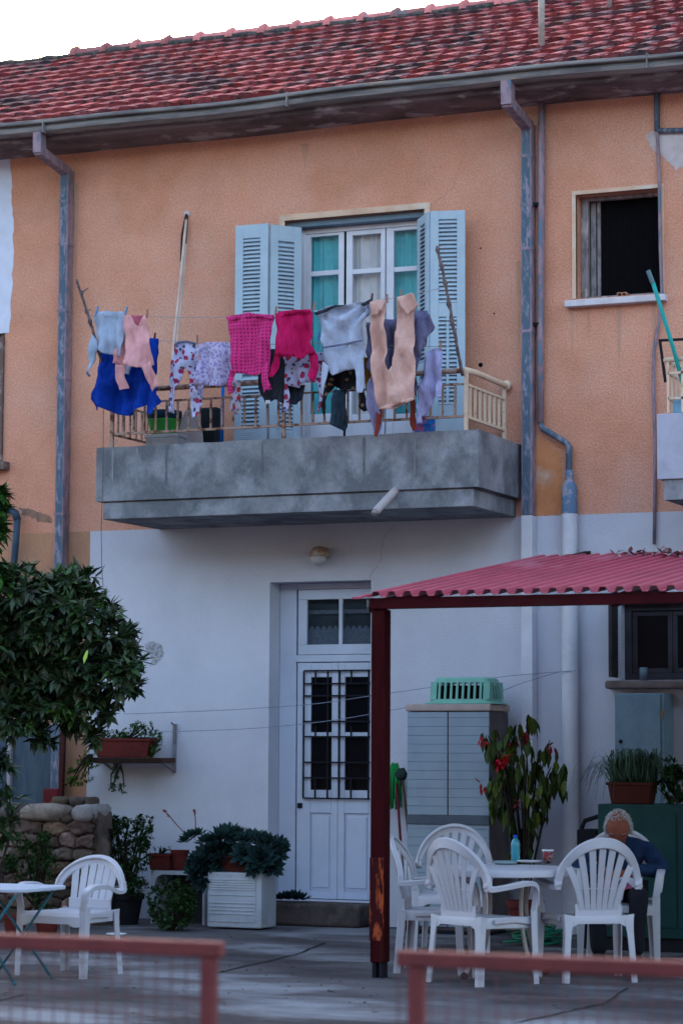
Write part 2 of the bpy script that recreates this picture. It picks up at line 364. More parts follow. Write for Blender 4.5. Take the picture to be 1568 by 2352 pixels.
# ---- eave, fascia, gutter
ev = MB(); ZG = 7.09
n = 60
def sag(x): return .012*math.sin(x*1.3)+.006*math.sin(x*3.1+1)
for i in range(n):
    a = XL+(XR-XL)*i/n; b = XL+(XR-XL)*(i+1)/n
    prof = [(-.50, -.05), (-.503, -.105), (-.485, -.122), (-.44, -.130), (.02, -.134), (.02, -.05)]
    vs = [(x, y, ZG+z+sag(x)*.7) for x in (a, b) for y, z in prof]; k = len(prof)
    ev.add(vs, [(q, q+k, q+k+1, q+1) for q in range(k-1)])
ev.build('eave', CONC_D, house, smooth=False)
gt = MB()
prof = [(-.508, .00), (-.508, -.075), (-.54, -.088), (-.59, -.088), (-.632, -.068), (-.64, -.042), (-.622, -.020), (-.612, -.006), (-.662, -.004), (-.668, .004), (-.668, .024), (-.655, .03), (-.60, .03), (-.595, -.01), (-.58, -.055), (-.54, -.055), (-.52, .0)]
k = len(prof)
for i in range(n):
    a = XL+(XR-XL)*i/n; b = XL+(XR-XL)*(i+1)/n
    gt.add([(x, y, ZG+z+sag(x)) for x in (a, b) for y, z in prof], [(q, q+k, (q+1) % k+k, (q+1) % k) for q in range(k)])
for px in (108, 665, 1490):
    x = X(px, 250, -.6); gt.box(x-.005, x+.005, -.672, -.5, ZG-.092, ZG+.033)
gutter = gt.build('gutter', GUT, house, smooth=False)

# ---- tiled roof
yr = 3.42; ze = ZG+.035; zr = Z(784, 60, yr)
al = math.atan2(zr-ze, yr+.60); E_ = V((0, math.cos(al), math.sin(al))); NN = V((0, -math.sin(al), math.cos(al)))
SL = (yr+.60)/math.cos(al); rows = 13; rl = SL/rows; tw = .197
rf = MB()
prof = [(0, .010), (.03, .0), (.06, .002), (.30, .002), (.38, .011), (.50, .017), (.80, .018), (.94, .013), (1.0, .010)]
pal = [(1, 1, 1)]*5+[(1.15, 1.25, 1.25)]*4+[(.85, .75, .8)]*2+[(1.15, .9, .85)]*2+[(.7, .9, .95)]*2
for r in range(rows):
    off = (r % 2)*tw*.5+rnd(-.05, .05)
    c0 = int((XL-.1)/tw); c1 = int((XR+.1)/tw)
    for c in range(c0, c1):
        x0 = c*tw+off+rnd(-.004, .004); o = V((0, -.60, ze))+E_*(r*rl)+NN*(rnd(-.005, .005)+.030); tl = rnd(-.006, .006)
        k = len(prof); vs = []
        for (s_, hgt, dn) in ((0, 0, 1), (0, 0, 0), (rl*1.12, -.034, 0)):
            for u, h in prof:
                p = o+V((x0+u*tw, 0, 0))+E_*(s_+tl)+NN*((h if not dn else h-.055)+hgt)
                vs.append(p)
        br = random.choice(pal); q = rnd(.8, 1.15); col = tuple(min(2.5, b*q) for b in br)
        lich = .6*N.noise(V((x0*.9, r*.35, 3)))+.35*N.noise(V((x0*3, r*.9, 7)))
        if lich+rnd(-.42, .42) > .26: col = (.45*q, .9*q, .95*q) if rnd(0, 1) < .7 else (.6*q, 1.15*q, 1.2*q)
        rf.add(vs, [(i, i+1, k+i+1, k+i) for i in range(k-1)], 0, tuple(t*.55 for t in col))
        # lip shade and hump highlight put into tile colour: paler hump, darker pan
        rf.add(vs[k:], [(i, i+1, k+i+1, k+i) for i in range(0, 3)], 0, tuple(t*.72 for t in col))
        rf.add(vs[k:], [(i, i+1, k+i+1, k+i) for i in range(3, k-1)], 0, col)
TILE = mat('lichened_red_tile', (.44, .105, .115), (.36, .075, .085), scale=5, rough=.85, bump=.6, bscale=40, c3=(.10, .075, .085), s3=17, lo3=.53, hi3=.60, attr=True, fine=.2, spec=.03)
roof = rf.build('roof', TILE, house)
rb = MB(); rb.add([V((XL, yr, zr))+NN*-.03, V((XR, yr, zr))+NN*-.03, V((XR, 8, zr-1.9)), V((XL, 8, zr-1.9))], [(0, 1, 2, 3)])
rb.add([(XL, -.5, ze-.02), (XR, -.5, ze-.02), V((XR, yr, zr-.02)), V((XL, yr, zr-.02))], [(0, 1, 2, 3)])
rb.add([(XL, 0, -.1), (XL, 8, -.1), (XL, 8, zr-1.9), (XL, yr, zr), (XL, 0, zt)], [(0, 1, 2, 3, 4)]).add([(XR, 0, -.1), (XR, 8, -.1), (XR, 8, zr-1.9), (XR, yr, zr), (XR, 0, zt)], [(4, 3, 2, 1, 0)])
rb.build('roof_underlay', WOODD, house)
mo = MB(); mo.tube([(XL+i*.12, yr-.07, zr-.005+rnd(-.012, .012)) for i in range(125)], [rnd(.035, .05) for i in range(125)], 8)
mo.build('ridge_mortar', mat('dark_mortar', (.05, .045, .045), (.11, .10, .10), scale=20, rough=1, bump=.6), roof)
RIDGE = mat('ridge_tile_clay', (.62, .22, .22), (.5, .16, .16), scale=7, rough=.8, attr=True, c3=(.3, .27, .28), s3=4, lo3=.6, hi3=.7)
xb = X(170, 119, yr); i = -10
while xb+i*.375 < 5:
    x = xb+i*.375
    if x > -5.0:
        m = MB(); c = (rnd(.85, 1.1),)*3 if rnd(0, 1) > .15 else (.55, .6, .62)
        for (a, b, r0, r1) in ((x, x+.385, .098, .102), (x+.0, x+.055, .118, .135), (x+.055, x+.075, .135, .112)):
            vs = []
            for xx, rr in ((a, r0), (b, r1)):
                for k in range(11):
                    t = math.pi*k/10; vs.append((xx, yr+rr*math.cos(t), zr-.005+rr*math.sin(t)))
            m.add(vs, [(q, q+11, q+12, q+1) for q in range(10)]+[tuple(range(11)), tuple(range(21, 10, -1))], 0, c)
        m.build('ridge_tile', RIDGE, roof, smooth=False)
    i += 1
# vent poles on the roof
for (px, py, top, r) in ((1243, 133, -120, .028), (1399, 34, -60, .022)):
    yy = -.6+(1.0 if px < 1300 else 2.9)
    p = W(px, py, yy); m = MB(); m.tube([p-V((0, 0, .12)), (p.x, p.y, p.z+1.2)], r, 10)
    o = m.build('vent_pole', mat('galvanised', (.42, .38, .36), (.30, .27, .26), scale=12, rough=.6, metal=.3), house, smooth=True)
    m = MB(); m.lathe([(.10, -.05), (.085, .0), (.05, .03), (.035, .05)], p, 14); m.build('collar', mat('lead_collar', (.14, .17, .2), rough=.7), o, smooth=True)

# ---- downpipes
def rectpipe(x0, x1, z0, z1, y0, y1, mi_front, parent, name='downpipe', joints=()):
    m = MB(); m.box(x0, x1, y0, y1, z0, z1)
    o = m.build(name, PIPE2 if joints else mi_front, parent, bevel=.006)
    if joints: MB().box(x0+.012, x1-.012, y0-.0025, y0+.01, z0+.01, z1-.012).build('pipe_face', mi_front, o)
    for z in joints: MB().box(x0-.005, x1+.005, y0-.004, y1-.003, z-.012, z+.012).build('pipe_joint', PIPE2, o)
    return o
xa, xb_ = X(133, 700, -.13), X(152, 700, -.13)
zj = [Z(140, y, -.13) for y in (462, 560, 712, 868, 1180)]
rectpipe(xa, xb_+.0, 0, Z(145, 388, -.13), -.125, -.012, PIPE, house, joints=zj)
xc, xd = X(1196, 700, -.12), X(1220, 700, -.12)
zj = [Z(1210, y, -.12) for y in (357, 470, 570, 760)]
rectpipe(xc, xd, 3.45, Z(1210, 282, -.12), -.125, -.012, PIPE, house, joints=zj)
rectpipe(xc-.003, xd+.003, 0, 3.447, -.128, -.010, WHITE_P, house, name='painted_downpipe')
for (ppx, ppy, xx0, xx1, zz) in ((90, 310, xa, xb_, Z(145, 388, -.13)), (1166, 195, xc, xd, Z(1210, 282, -.12))):
    m = MB(); xm = (xx0+xx1)/2; wd = (xx1-xx0)
    m.bar((xm, -.58, ZG-.05), (xm, -.575, ZG-.26), wd, wd*1.1, up=(0, 1, 0))
    m.bar((xm, -.60, ZG-.235), (xm, -.07, zz-.02), wd*.96, wd*.96)
    m.build('gutter_elbow', PIPE2, house, bevel=.005)
def pipe(pts, r, m_, name='drain_pipe', Y=-.06, n=10, parent=house):
    return MB().tube([W(x, y, Y) for x, y in pts], r, n).build(name, m_, parent, smooth=True)
pp = pipe([(1243, 225), (1242, 500), (1240, 800), (1240, 972)], .030, PIPE2)
pipe([(1240, 972), (1245, 984), (1298, 1016), (1306, 1026), (1305, 1110)], .026, PIPE)
m = MB(); c = W(1308, 1190, -.07); zt_, zb_ = Z(1308, 1108, -.07), 3.45
m.lathe([(.028, zt_+.10), (.034, zt_+.09), (.034, zt_+.03), (.03, zt_+.02), (.045, zt_-.0), (.066, zt_-.05), (.066, zb_)], (c.x, -.085, 0), 18)
m.build('soil_pipe', mat('blue_soil_pipe', (.13, .2, .32), (.32, .3, .36), scale=9, rough=.7, lo=.5, hi=.56), house, smooth=True)
m = MB(); m.lathe([(.068, zb_-.001), (.068, 0)], (c.x, -.085, 0), 20); m.build('painted_soil_pipe', WHITE_P, house, smooth=True)
pipe([(1507, 205), (1508, 300)], .024, PIPE, 'conduit', Y=-.03)
pipe([(1508, 300), (1513, 420), (1515, 560), (1519, 672), (1512, 740), (1500, 812), (1499, 900), (1503, 1000), (1503, 1100), (1501, 1250)], .014, PIPE2, 'conduit', Y=-.03)
pipe([(1509, 300), (1640, 298)], .022, PIPE, 'conduit', Y=-.03)
for px, py in ((1234, 470), (1234, 745)): q = W(px, py, -.05); MB().box(q.x-.05, q.x+.02, -.09, -.003, q.z-.012, q.z+.012).build('pipe_clamp', BLACKM, house)
# neighbour's ledge pipe at the left
m = MB(); m.tube([W(-40, 1165, -.10), W(25, 1172, -.10), W(36, 1178, -.10), W(41, 1195, -.10)], .035, 10); m.tube([W(41, 1190, -.10), W(36, 1260, -.10), W(27, 1350, -.10), W(20, 1420, -.1)], .032, 10)
m.build('waste_pipe', mat('dark_blue_plastic', (.035, .06, .10), (.05, .08, .12), rough=.5), house, smooth=True)

# ---- balcony slab with upstand
bx0, bx1, by, z0, z1, z2 = -1.841, 1.652, -1.05, 3.445, 3.60, 4.065
b = MB(); t = .12
def strip(m, x0, x1, y0, y1, za, zb): m.box(x0, x1, y0, y1, za, zb)
# outer upstand with an uneven top edge
nn = 46
def topz(x): return z2+.014*N.noise(V((x*3, 0, 1)))+.008*N.noise(V((x*9, 0, 2)))
for i in range(nn):
    a = bx0+(bx1-bx0)*i/nn; c_ = bx0+(bx1-bx0)*(i+1)/nn
    b.add([(a,by,z1),(c_,by,z1),(c_,by,topz(c_)),(a,by,topz(a)),(a,by+t,z1),(c_,by+t,z1),(c_,by+t,topz(c_)),(a,by+t,topz(a))], [(0,1,2,3),(3,2,6,7),(7,6,5,4),(4,5,1,0)])
for (xs, xe) in ((bx0, bx0+t), (bx1-t, bx1)):
    ta = topz(xs); b.add([(xs,by+t,z1),(xe,by+t,z1),(xe,0,z1),(xs,0,z1),(xs,by+t,ta),(xe,by+t,topz(xe)),(xe,0,topz(xe)-.01),(xs,0,ta-.01)], [(0,3,2,1),(4,5,6,7),(0,1,5,4),(1,2,6,5),(2,3,7,6),(3,0,4,7)])
b.add([(bx0,by,z1),(bx0,by+t,z1),(bx0,by+t,topz(bx0)),(bx0,by,topz(bx0))], [(3,2,1,0)]).add([(bx1,by,z1),(bx1,by+t,z1),(bx1,by+t,topz(bx1)),(bx1,by,topz(bx1))], [(0,1,2,3)])
b.build('balcony_parapet', CONC, house)
b = MB(); b.box(bx0+.06, bx1-.05, by+.02, -.002, z0, z1-.012); b.box(bx0+.07, bx1-.06, by+.03, -.002, z1-.011, z1+.02)
b.build('balcony_slab', CONC, house, bevel=.008)
# drain spout
m = MB(); q0 = W(910, 1124, by+.04); q1 = W(860, 1177, by-.28)
m.tube([q0, q1], .034, 16, caps=False); m.tube([q1, q0+(q1-q0)*.05], .027, 16, caps=True)
m.build('drain_spout', mat('pale_plastic_pipe', (.42, .36, .38), (.34, .29, .31), rough=.5), house, smooth=True)

# ---- balcony railing
YR = by+.06
rail = thing('balcony_railing', '', '')
bpy.data.objects.remove(rail)
m = MB(); zr_t, zr_m, zr_b = Z(1066, 851, YR), Z(1066, 882, YR), Z(1066, 956, YR)
xl, xr_ = X(258, 990, YR), X(1070, 900, YR)
# front rail: rusty top tube, thin middle and bottom rails, balusters
m.tube([(xl, YR, zr_t), (xr_-.04, YR, zr_t), (xr_, YR+.03, zr_t+.004)], .023, 10)
railing = m.build('balcony_railing', RUST, house, smooth=True)
m = MB(); m.box(xl, xr_, YR-.008, YR+.008, zr_m-.008, zr_m+.008); m.box(xl, xr_, YR-.01, YR+.01, zr_b-.01, zr_b+.01)
m.box(xl-.008, xl+.008, YR, -.02, zr_b-.01, zr_b+.008); m.box(xl-.008, xl+.008, YR, -.02, zr_m-.008, zr_m+.008)
m.build('rail_bar', RUST, railing)
x = xl+.105
while x < xr_-.03:
    MB().box(x-.008, x+.008, YR-.007, YR+.007, zr_b, zr_m).build('baluster', RUST, railing); x += .105
for k in range(1, 9):
    y = YR+k*.108; MB().box(xl-.007, xl+.007, y-.007, y+.007, zr_b, zr_m).build('baluster', RUST, railing)
for x in (xl, X(652, 900, YR), xr_): MB().box(x-.014, x+.014, YR-.014, YR+.014, z2-.03, zr_t).build('post', RUST if x < xr_ else RUSTC, railing)
m = MB(); xs = xr_-.01
m.tube([(xs, YR, zr_t+.004), (xs+.02, YR+.25, zr_t+.008), (xs+.02, -.10, zr_t+.0), (xs+.02, -.03, zr_t)], .026, 10)
m.sph((xs+.02, -.05, zr_t+.005), .045, 10, 8)
m.build('side_handrail', RUSTC, railing, smooth=True)
m = MB(); m.box(xs-.008, xs+.012, YR, -.04, zr_m-.01, zr_m+.01); m.box(xs-.008, xs+.012, YR, -.04, zr_b-.012, zr_b+.012); m.box(xs-.01, xs+.018, -.075, -.047, z2-.02, zr_t)
m.build('rail_bar', RUSTC, railing)
for k in range(1, 8):
    y = YR+k*.115; MB().box(xs-.008, xs+.010, y-.009, y+.009, zr_b, zr_m).build('baluster', RUSTC, railing)

# ---- cream band round an opening
def band(h, wd, name, m_, proud=.018, bottom=False, parent=house):
    m = MB(); x0, x1, za, zb = h[:4]
    m.box(x0-wd, x1+wd, -proud, .03, zb, zb+wd); m.box(x0-wd, x0, -proud, .03, za, zb); m.box(x1, x1+wd, -proud, .03, za, zb)
    return m.build(name, m_, parent, bevel=.004)
band(BD, .055, 'door_surround', CREAM)
band(RW, .035, 'window_surround', CREAM, proud=.012)

# ---- balcony door: lintel, frame, three leaves with panes and curtains
def frame(m, x0, x1, z0, z1, y0, y1, w):
    m.box(x0, x1, y0, y1, z1-w, z1); m.box(x0, x1, y0, y1, z0, z0+w); m.box(x0, x0+w, y0, y1, z0+w, z1-w); m.box(x1-w, x1, y0, y1, z0+w, z1-w)
m = MB(); zh = Z(784, 520, .15)
m.box(BD[0]+.002, BD[1]-.002, .05, .20, zh, BD[3]-.002)
bdoor = m.build('balcony_door', mat('grey_blue_lintel', (.17, .24, .32), (.14, .2, .27), scale=4, rough=.6), house, bevel=.006)
yf = .15
m = MB(); x0, x1 = X(690, 700, yf), X(968, 700, yf)
m.box(x0, x0+.04, yf, yf+.05, z1, zh-.002); m.box(x1, x1+.04, yf, yf+.05, z1, zh-.002); m.box(x0+.041, x1-.001, yf, yf+.05, zh-.045, zh-.003)
m.build('frame', WFR, bdoor, bevel=.004)
def cloth_sheet(x0, x1, z0, z1, y, m_, name, parent, amp=.02, fq=30):
    m = MB(); n = 40; vs = []
    for j in (0, 1):
        for i in range(n+1):
            x = x0+(x1-x0)*i/n; vs.append((x, y+amp*math.sin(x*fq+j*.6)+amp*.6*math.sin(x*fq*2.3+1), z0 if j == 0 else z1))
    m.add(vs, [(i, i+1, n+2+i, n+1+i) for i in range(n)])
    return m.build(name, m_, parent, smooth=True)
zlow = z1+.05
for (a, b_, pa, pb, cm, ct) in ((697, 789, 712, 776, TEAL, 542), (794, 883, 808, 873, LCURT, 538), (886, 966, 903, 960, TEAL, 528)):
    m = MB(); xa_, xb2 = X(a, 650, yf), X(b_, 650, yf); pa_, pb_ = X(pa, 650, yf), X(pb, 650, yf); zt2 = Z((a+b_)/2, ct, yf)
    zm0, zm1 = Z((a+b_)/2, 632-(a-700)*.05, yf), Z((a+b_)/2, 621-(a-700)*.05, yf); ztop = zh-.048
    zb1 = Z((a+b_)/2, 950, yf)
    m.box(xa_, pa_, yf+.006, yf+.044, zlow, ztop); m.box(pb_, xb2, yf+.006, yf+.044, zlow, ztop)
    m.box(pa_+.0005, pb_-.0005, yf+.008, yf+.042, zt2, ztop); m.box(pa_+.0005, pb_-.0005, yf+.01, yf+.04, zm0, zm1); m.box(pa_+.0005, pb_-.0005, yf+.008, yf+.042, zlow, zb1)
    lf = m.build('door_leaf', WFR, bdoor, bevel=.003)
    MB().box(pa_+.001, pb_-.001, yf+.022, yf+.026, zb1, zt2).build('pane', GLASS, lf)
    cloth_sheet(xa_+.01, xb2-.01, zlow, zt2+.1, yf+.09, cm, 'curtain', lf, amp=.010, fq=40+a*.02)
m = MB(); xx = X(791, 650, yf); m.box(xx-.004, xx+.004, yf+.004, yf+.046, zlow, zh-.05); m.build('leaf_gap', DARK, bdoor)

# ---- shutters (bifold): each panel a louvred part of its own
def shutter(p, q, zb, zt_, zs, name='shutter', th=.032, tilt=1, split=None, label=None):
    """p,q = (x,y) ends at hinge height; zs = list of (z0,z1) louvre fields"""
    p = V((p[0], p[1], 0)); q = V((q[0], q[1], 0)); d = q-p; L = d.length; d.normalize(); nrm = V((d.y, -d.x, 0))
    if nrm.y > 0: nrm = -nrm
    def bx(m, a, b, c, e, o0=-.5, o1=.5):
        pts = [p+d*a+nrm*th*o0, p+d*b+nrm*th*o0, p+d*b+nrm*th*o1, p+d*a+nrm*th*o1]
        m.add([v+V((0, 0, c)) for v in pts]+[v+V((0, 0, e)) for v in pts], [(0,3,2,1),(4,5,6,7),(0,1,5,4),(1,2,6,5),(2,3,7,6),(3,0,4,7)])
    m = MB(); st = L*.24
    bx(m, 0, st, zb, zt_); bx(m, L-st, L, zb, zt_)
    edges = [zb]+[z for f in zs for z in f]+[zt_]
    for i in range(0, len(edges), 2): bx(m, st, L-st, edges[i], edges[i+1], -.45, .45)
    if split: bx(m, L/2-.012, L/2+.012, zs[0][0], zs[0][1], -.3, .6)
    o = m.build(name, SHUT, house, bevel=.003)
    for a, b2 in zs:
        m = MB(); z = a+.02
        while z < b2-.005:
            c = p+d*(L/2)+V((0, 0, z)); m.obox(c, d*(L/2-st+.002), (nrm*.015+V((0, 0, -.016))), (nrm*.3+V((0, 0, .28)))*.008); z += .036
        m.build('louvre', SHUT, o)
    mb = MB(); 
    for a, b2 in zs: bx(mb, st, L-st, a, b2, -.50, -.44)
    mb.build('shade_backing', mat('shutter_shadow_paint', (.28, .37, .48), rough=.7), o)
    return o
zsb = z1+.03
pL0, pL1 = (X(541, 700, -.24), -.24), (X(616, 700, -.235), -.235)
shutter(pL0, pL1, zsb, Z(578, 517, -.23), [(zsb+.12, Z(578, 985, -.23)), (zsb+.28, Z(578, 860, -.23)), (Z(578, 845, -.23), Z(578, 548, -.23))])
pI0, pI1 = (X(620, 700, -.23), -.23), (X(690, 700, -.01), -.01)
shutter(pI0, pI1, zsb, Z(625, 516, -.23), [(zsb+.12, Z(640, 985, -.2)), (zsb+.28, Z(640, 860, -.2)), (Z(640, 845, -.2), Z(640, 552, -.2))])
pR0, pR1 = (X(961, 700, -.01), -.01), (X(984, 700, -.27), -.27)
shutter(pR0, pR1, zsb, Z(984, 487, -.27), [(zsb+.3, Z(972, 860, -.2)), (Z(972, 830, -.2), Z(972, 515, -.15))])
pS0, pS1 = (X(988, 700, -.27), -.27), (X(1068, 700, -.20), -.20)
shutter(pS0, pS1, zsb, Z(1028, 484, -.24), [(Z(1026, 930, -.24), Z(1026, 728, -.24)), (Z(1026, 696, -.24), Z(1026, 504, -.24))], split=True)

# ---- upper right window: sill, weathered frame, dark screen
m = MB(); m.box(X(1297, 690, -.06), X(1528, 690, -.06), -.085, .02, Z(1400, 699, -.06), Z(1400, 684, -.06))
ZRS = Z(1400, 684, -.06)
win = m.build('window', mat('white_marble_sill', (.62, .58, .64), (.52, .48, .53), rough=.6), house, bevel=.006)
WFD = mat('weathered_grey_frame', (.26, .23, .25), (.14, .12, .125), scale=14, rough=.9, stretch=(2, 2, .6), c3=(.42, .36, .36), s3=5, lo3=.55, hi3=.62)
m = MB(); a, b_, c, d = RW[0]+.003, RW[1]-.003, RW[2]+.003, RW[3]-.003; m.box(a, a+.065, .12, .18, c, d); m.box(a+.066, b_, .12, .18, d-.03, d); m.box(a+.066, b_, .12, .18, c, c+.03); m.build('frame', WFD, win, bevel=.004)
m = MB(); m.box(RW[0]+.07, RW[0]+.115, .185, .215, RW[2]+.034, RW[3]-.034); m.box(RW[0]+.125, RW[0]+.155, .19, .22, RW[2]+.034, RW[3]-.034); m.build('sash', WFD, win, bevel=.003)
m = MB(); x = RW[0]+.157
while x < RW[1]-.006: m.box(x, x+.003, .200, .204, RW[2]+.034, RW[3]-.034); x += .0135
m.box(RW[0]+.157, RW[1]-.006, .208, .212, RW[2]+.034, RW[3]-.034, mi=1)
m.build('insect_screen', [mat('screen_wire', (.010, .009, .010), rough=.8), DARK], win)
# hollow brick on the sill
q = W(1429, 672, .03)
m = MB(); bx_, bz_ = q.x, ZRS+.002
for a, b2 in ((-.042, -.034), (-.005, .005), (.034, .042)): m.box(bx_+a, bx_+b2, 0.0, .09, bz_+.008, bz_+.042)
m.box(bx_-.042, bx_+.042, 0.0, .09, bz_, bz_+.008); m.box(bx_-.042, bx_+.042, 0, .09, bz_+.042, bz_+.05)
solo(m.build('hollow_brick', mat('raw_brick', (.42, .2, .13), rough=.9)), 'small hollow orange brick lying on the white sill of the upper right window', 'brick')
# lower right window (under the canopy)
m = MB(); frame(m, LW[0]+.003, LW[1]-.003, LW[2]+.003, LW[3]-.003, .1, .16, .055)
WLD = mat('dark_window_paint', (.05, .045, .055), (.035, .03, .038), scale=6, rough=.8)  # one dark paint for frame, sashes and shutter edge
w2 = m.build('window', WLD, house, bevel=.004)
m = MB(); wx = LW[0]+.06; ww = (LW[1]-LW[0]-.12)/3
for k in range(3): frame(m, wx+k*ww+.002, wx+(k+1)*ww-.002, LW[2]+.06, LW[3]-.06, .125, .15, .04)
m.build('sash', WLD, w2, bevel=.003)
for k in range(3): MB().box(wx+k*ww+.043, wx+(k+1)*ww-.043, .134, .138, LW[2]+.101, LW[3]-.101).build('pane', DGLASS, w2)
m = MB(); m.box(X(1389, 1570, -.12), LW[1]+.2, -.15, .02, Z(1470, 1582, -.12), Z(1470, 1563, -.12))
m.build('window_sill', mat('brown_sill', (.17, .13, .13), (.12, .09, .09), rough=.8), w2, bevel=.02)
m = MB(); xs_ = LW[0]
m.box(xs_-.045, xs_-.02, -.20, -.02, LW[2]+.02, LW[3]); 
for k in range(30): m.box(xs_-.02, xs_-.014, -.19, -.03, LW[2]+.05+k*.03, LW[2]+.068+k*.03)
m.build('shutter_edge', WLD, w2)
# left neighbour's window edge and sill, right neighbour's door
m = MB(); frame(m, LN[0]+.002, LN[1]-.002, LN[2]+.002, LN[3]-.002, .02, .08, .06); m.box(LN[0], LN[1]+.075, -.1, .0, LN[2]-.075, LN[2]-.003)
m.box(LN[1]-.35, LN[1]+.0, -.03, -.004, LN[2], Z(5, 775, 0)); 
m.build('side_window', mat('brown_weathered_shutter', (.15, .10, .09), (.30, .25, .26), scale=9, rough=.9, lo=.5, hi=.6), house)
m = MB(); m.box(RD[0], RD[1], .15, .2, RD[2], RD[3]); m.build('side_balcony_door', SHUT, house)

# ---- right neighbour's balcony
nx = X(1507, 1000, by); m = MB(); m.box(nx, nx+3.2, by, -.001, 3.60, Z(1507, 951, by)); m.build('side_balcony_parapet', mat('pale_balcony_concrete', (.42, .43, .54), (.33, .34, .42), scale=3, rough=.9, bump=.4, c3=(.24, .24, .29), s3=2.5, lo3=.56, hi3=.66, distort=.8), house, bevel=.006)
m = MB(); m.box(nx+.05, nx+3.1, by+.02, -.001, 3.44, 3.597); m.build('side_balcony_slab', CONC, house)
m = MB(); rx = X(1533, 850, YR); zt3 = Z(1540, 826, YR); zq = Z(1540, 948, YR)
m.tube([(rx-.02, YR, zt3), (rx+3, YR, zt3)], .02, 8); m.tube([(rx-.02, YR, zt3), (rx-.02, -.1, zt3)], .02, 8)
nr = m.build('side_balcony_railing', RUSTC, house, smooth=True)
m = MB()
for zz in (Z(1540, 857, YR), Z(1540, 915, YR)): m.box(rx, rx+3, YR-.008, YR+.008, zz-.009, zz+.009); m.box(rx-.01, rx+.008, YR, -.05, zz-.009, zz+.009)
for k in range(9): m.box(rx+k*.115-.009, rx+k*.115+.009, YR-.008, YR+.008, zq, zt3)
for k in range(1, 8): m.box(rx-.009, rx+.009, YR+k*.12-.008, YR+k*.12+.008, zq+.02, zt3)
m.build('baluster_row', RUSTC, nr)
m = MB(); m.bar(W(1513, 782, -.3), W(1640, 776, -.3), .02, .02); m.bar(W(1514, 780, -.3), W(1527, 878, -.3), .02, .02)
m.build('side_bracket', BLACKM, house)

# ---- front door: frame, transom light, half glazed leaf with iron grille
yd = .19
m = MB(); dx0, dx1 = X(677, 1700, yd), FD[1]-.01
zfr = Z(760, 1352, yd); zt_b, zt_t = Z(760, 1504, yd), Z(760, 1520, yd); zb_d = .205
m.box(FD[0]+.003, dx0, yd+.02, yd+.06, .2, 2.945)
m.box(dx0, FD[1]-.003, yd+.018, yd+.06, zfr, 2.944); m.box(dx0+.001, FD[1]-.003, yd, yd+.055, zt_t, zt_b)
fdoor = m.build('front_door', DOORW, house, bevel=.004)
# transom
m = MB(); a, b_ = X(684, 1430, yd), dx1; pz0, pz1 = Z(760, 1480, yd), Z(760, 1376, yd); p0, p1, p2, p3 = X(704, 1430, yd), X(777, 1430, yd), X(785, 1430, yd), X(862, 1430, yd)
p3 = min(p3, dx1-.06)
m.box(a, b_, yd+.005, yd+.04, zt_b+.004, pz0); m.box(a, b_, yd+.005, yd+.04, pz1, zfr-.004); m.box(a, p0, yd+.005, yd+.04, pz0+.0005, pz1-.0005); m.box(p1, p2, yd+.007, yd+.04, pz0+.0005, pz1-.0005); m.box(p3, b_, yd+.005, yd+.04, pz0+.0005, pz1-.0005)
tr = m.build('transom_light', DOORW, fdoor, bevel=.003)
for u, v in ((p0, p1), (p2, p3)): MB().box(u, v, yd+.02, yd+.024, pz0, pz1).build('pane', mat('dim_glass', (.03, .04, .05), rough=.05, alpha=.15), tr)
m = MB(); x = p0-.01; i = 0
while x < p3+.01:
    h = pz0+.13+.035*abs(math.sin(i*.55)); m.add([(x, yd+.06, pz0-.02), (x+.01, yd+.06, pz0-.02), (x+.01, yd+.06, h), (x, yd+.06, h)], [(0,1,2,3)]); x += .01; i += 1
m.add([(p0-.02, yd+.075, pz1-.09), (p3+.02, yd+.075, pz1-.09), (p3+.02, yd+.075, pz1-.125), (p0-.02, yd+.075, pz1-.125)], [(0,1,2,3)])
m.build('lace_curtain', mat('lace', (.16, .20, .28), (.12, .15, .21), scale=40, rough=.9), tr)
MB().add([(p0-.05, yd+.10, pz0-.05), (p3+.05, yd+.10, pz0-.05), (p3+.05, yd+.10, pz1+.05), (p0-.05, yd+.10, pz1+.05)], [(0,1,2,3)]).build('curtain', mat('dim_curtain', (.055, .075, .10), rough=.9), tr)
# leaf
zl_t = zt_t-.006
g = [X(v, 1700, yd) for v in (712, 760, 790, 846)]; gz = [Z(780, v, yd) for v in (1815, 1692, 1682, 1555)]
m = MB(); L0 = X(681, 1700, yd); L1 = dx1-.005; y0, y1 = yd+.01, yd+.05
m.box(L0, g[0], y0, y1, zb_d, zl_t); m.box(g[3], L1, y0, y1, zb_d, zl_t); m.box(g[1], g[2], y0, y1, zb_d+.001, zl_t-.001)
for u, v in ((g[0], g[1]), (g[2], g[3])):
    m.box(u+.0004, v-.0004, y0+.001, y1, gz[3], zl_t-.002); m.box(u+.0004, v-.0004, y0+.001, y1, gz[1], gz[2])
    za, zb2 = Z(780, 2048, yd), Z(780, 1868, yd)
    m.box(u+.0004, v-.0004, y0+.001, y1, zb2, gz[0]); m.box(u+.0004, v-.0004, y0+.001, y1, zb_d+.001, za)
    m.box(u+.0004, v-.0004, y0+.016, y1, za, zb2); m.box(u+.022, v-.022, y0+.006, y0+.02, za+.03, zb2-.03)
leaf_ = m.build('door_leaf', DOORW, fdoor, bevel=.004)
for u, v in ((g[0], g[1]), (g[2], g[3])):
    for c, e in ((gz[0], gz[1]), (gz[2], gz[3])): MB().box(u, v, y0+.018, y0+.022, c, e).build('pane', DGLASS, leaf_)
m = MB(); cx = (g[1]+g[2])/2; m.box(cx-.002, cx+.002, y0-.0015, y0+.01, zb_d, zl_t); m.build('leaf_joint', mat('door_joint', (.16, .18, .24), rough=.9), leaf_)
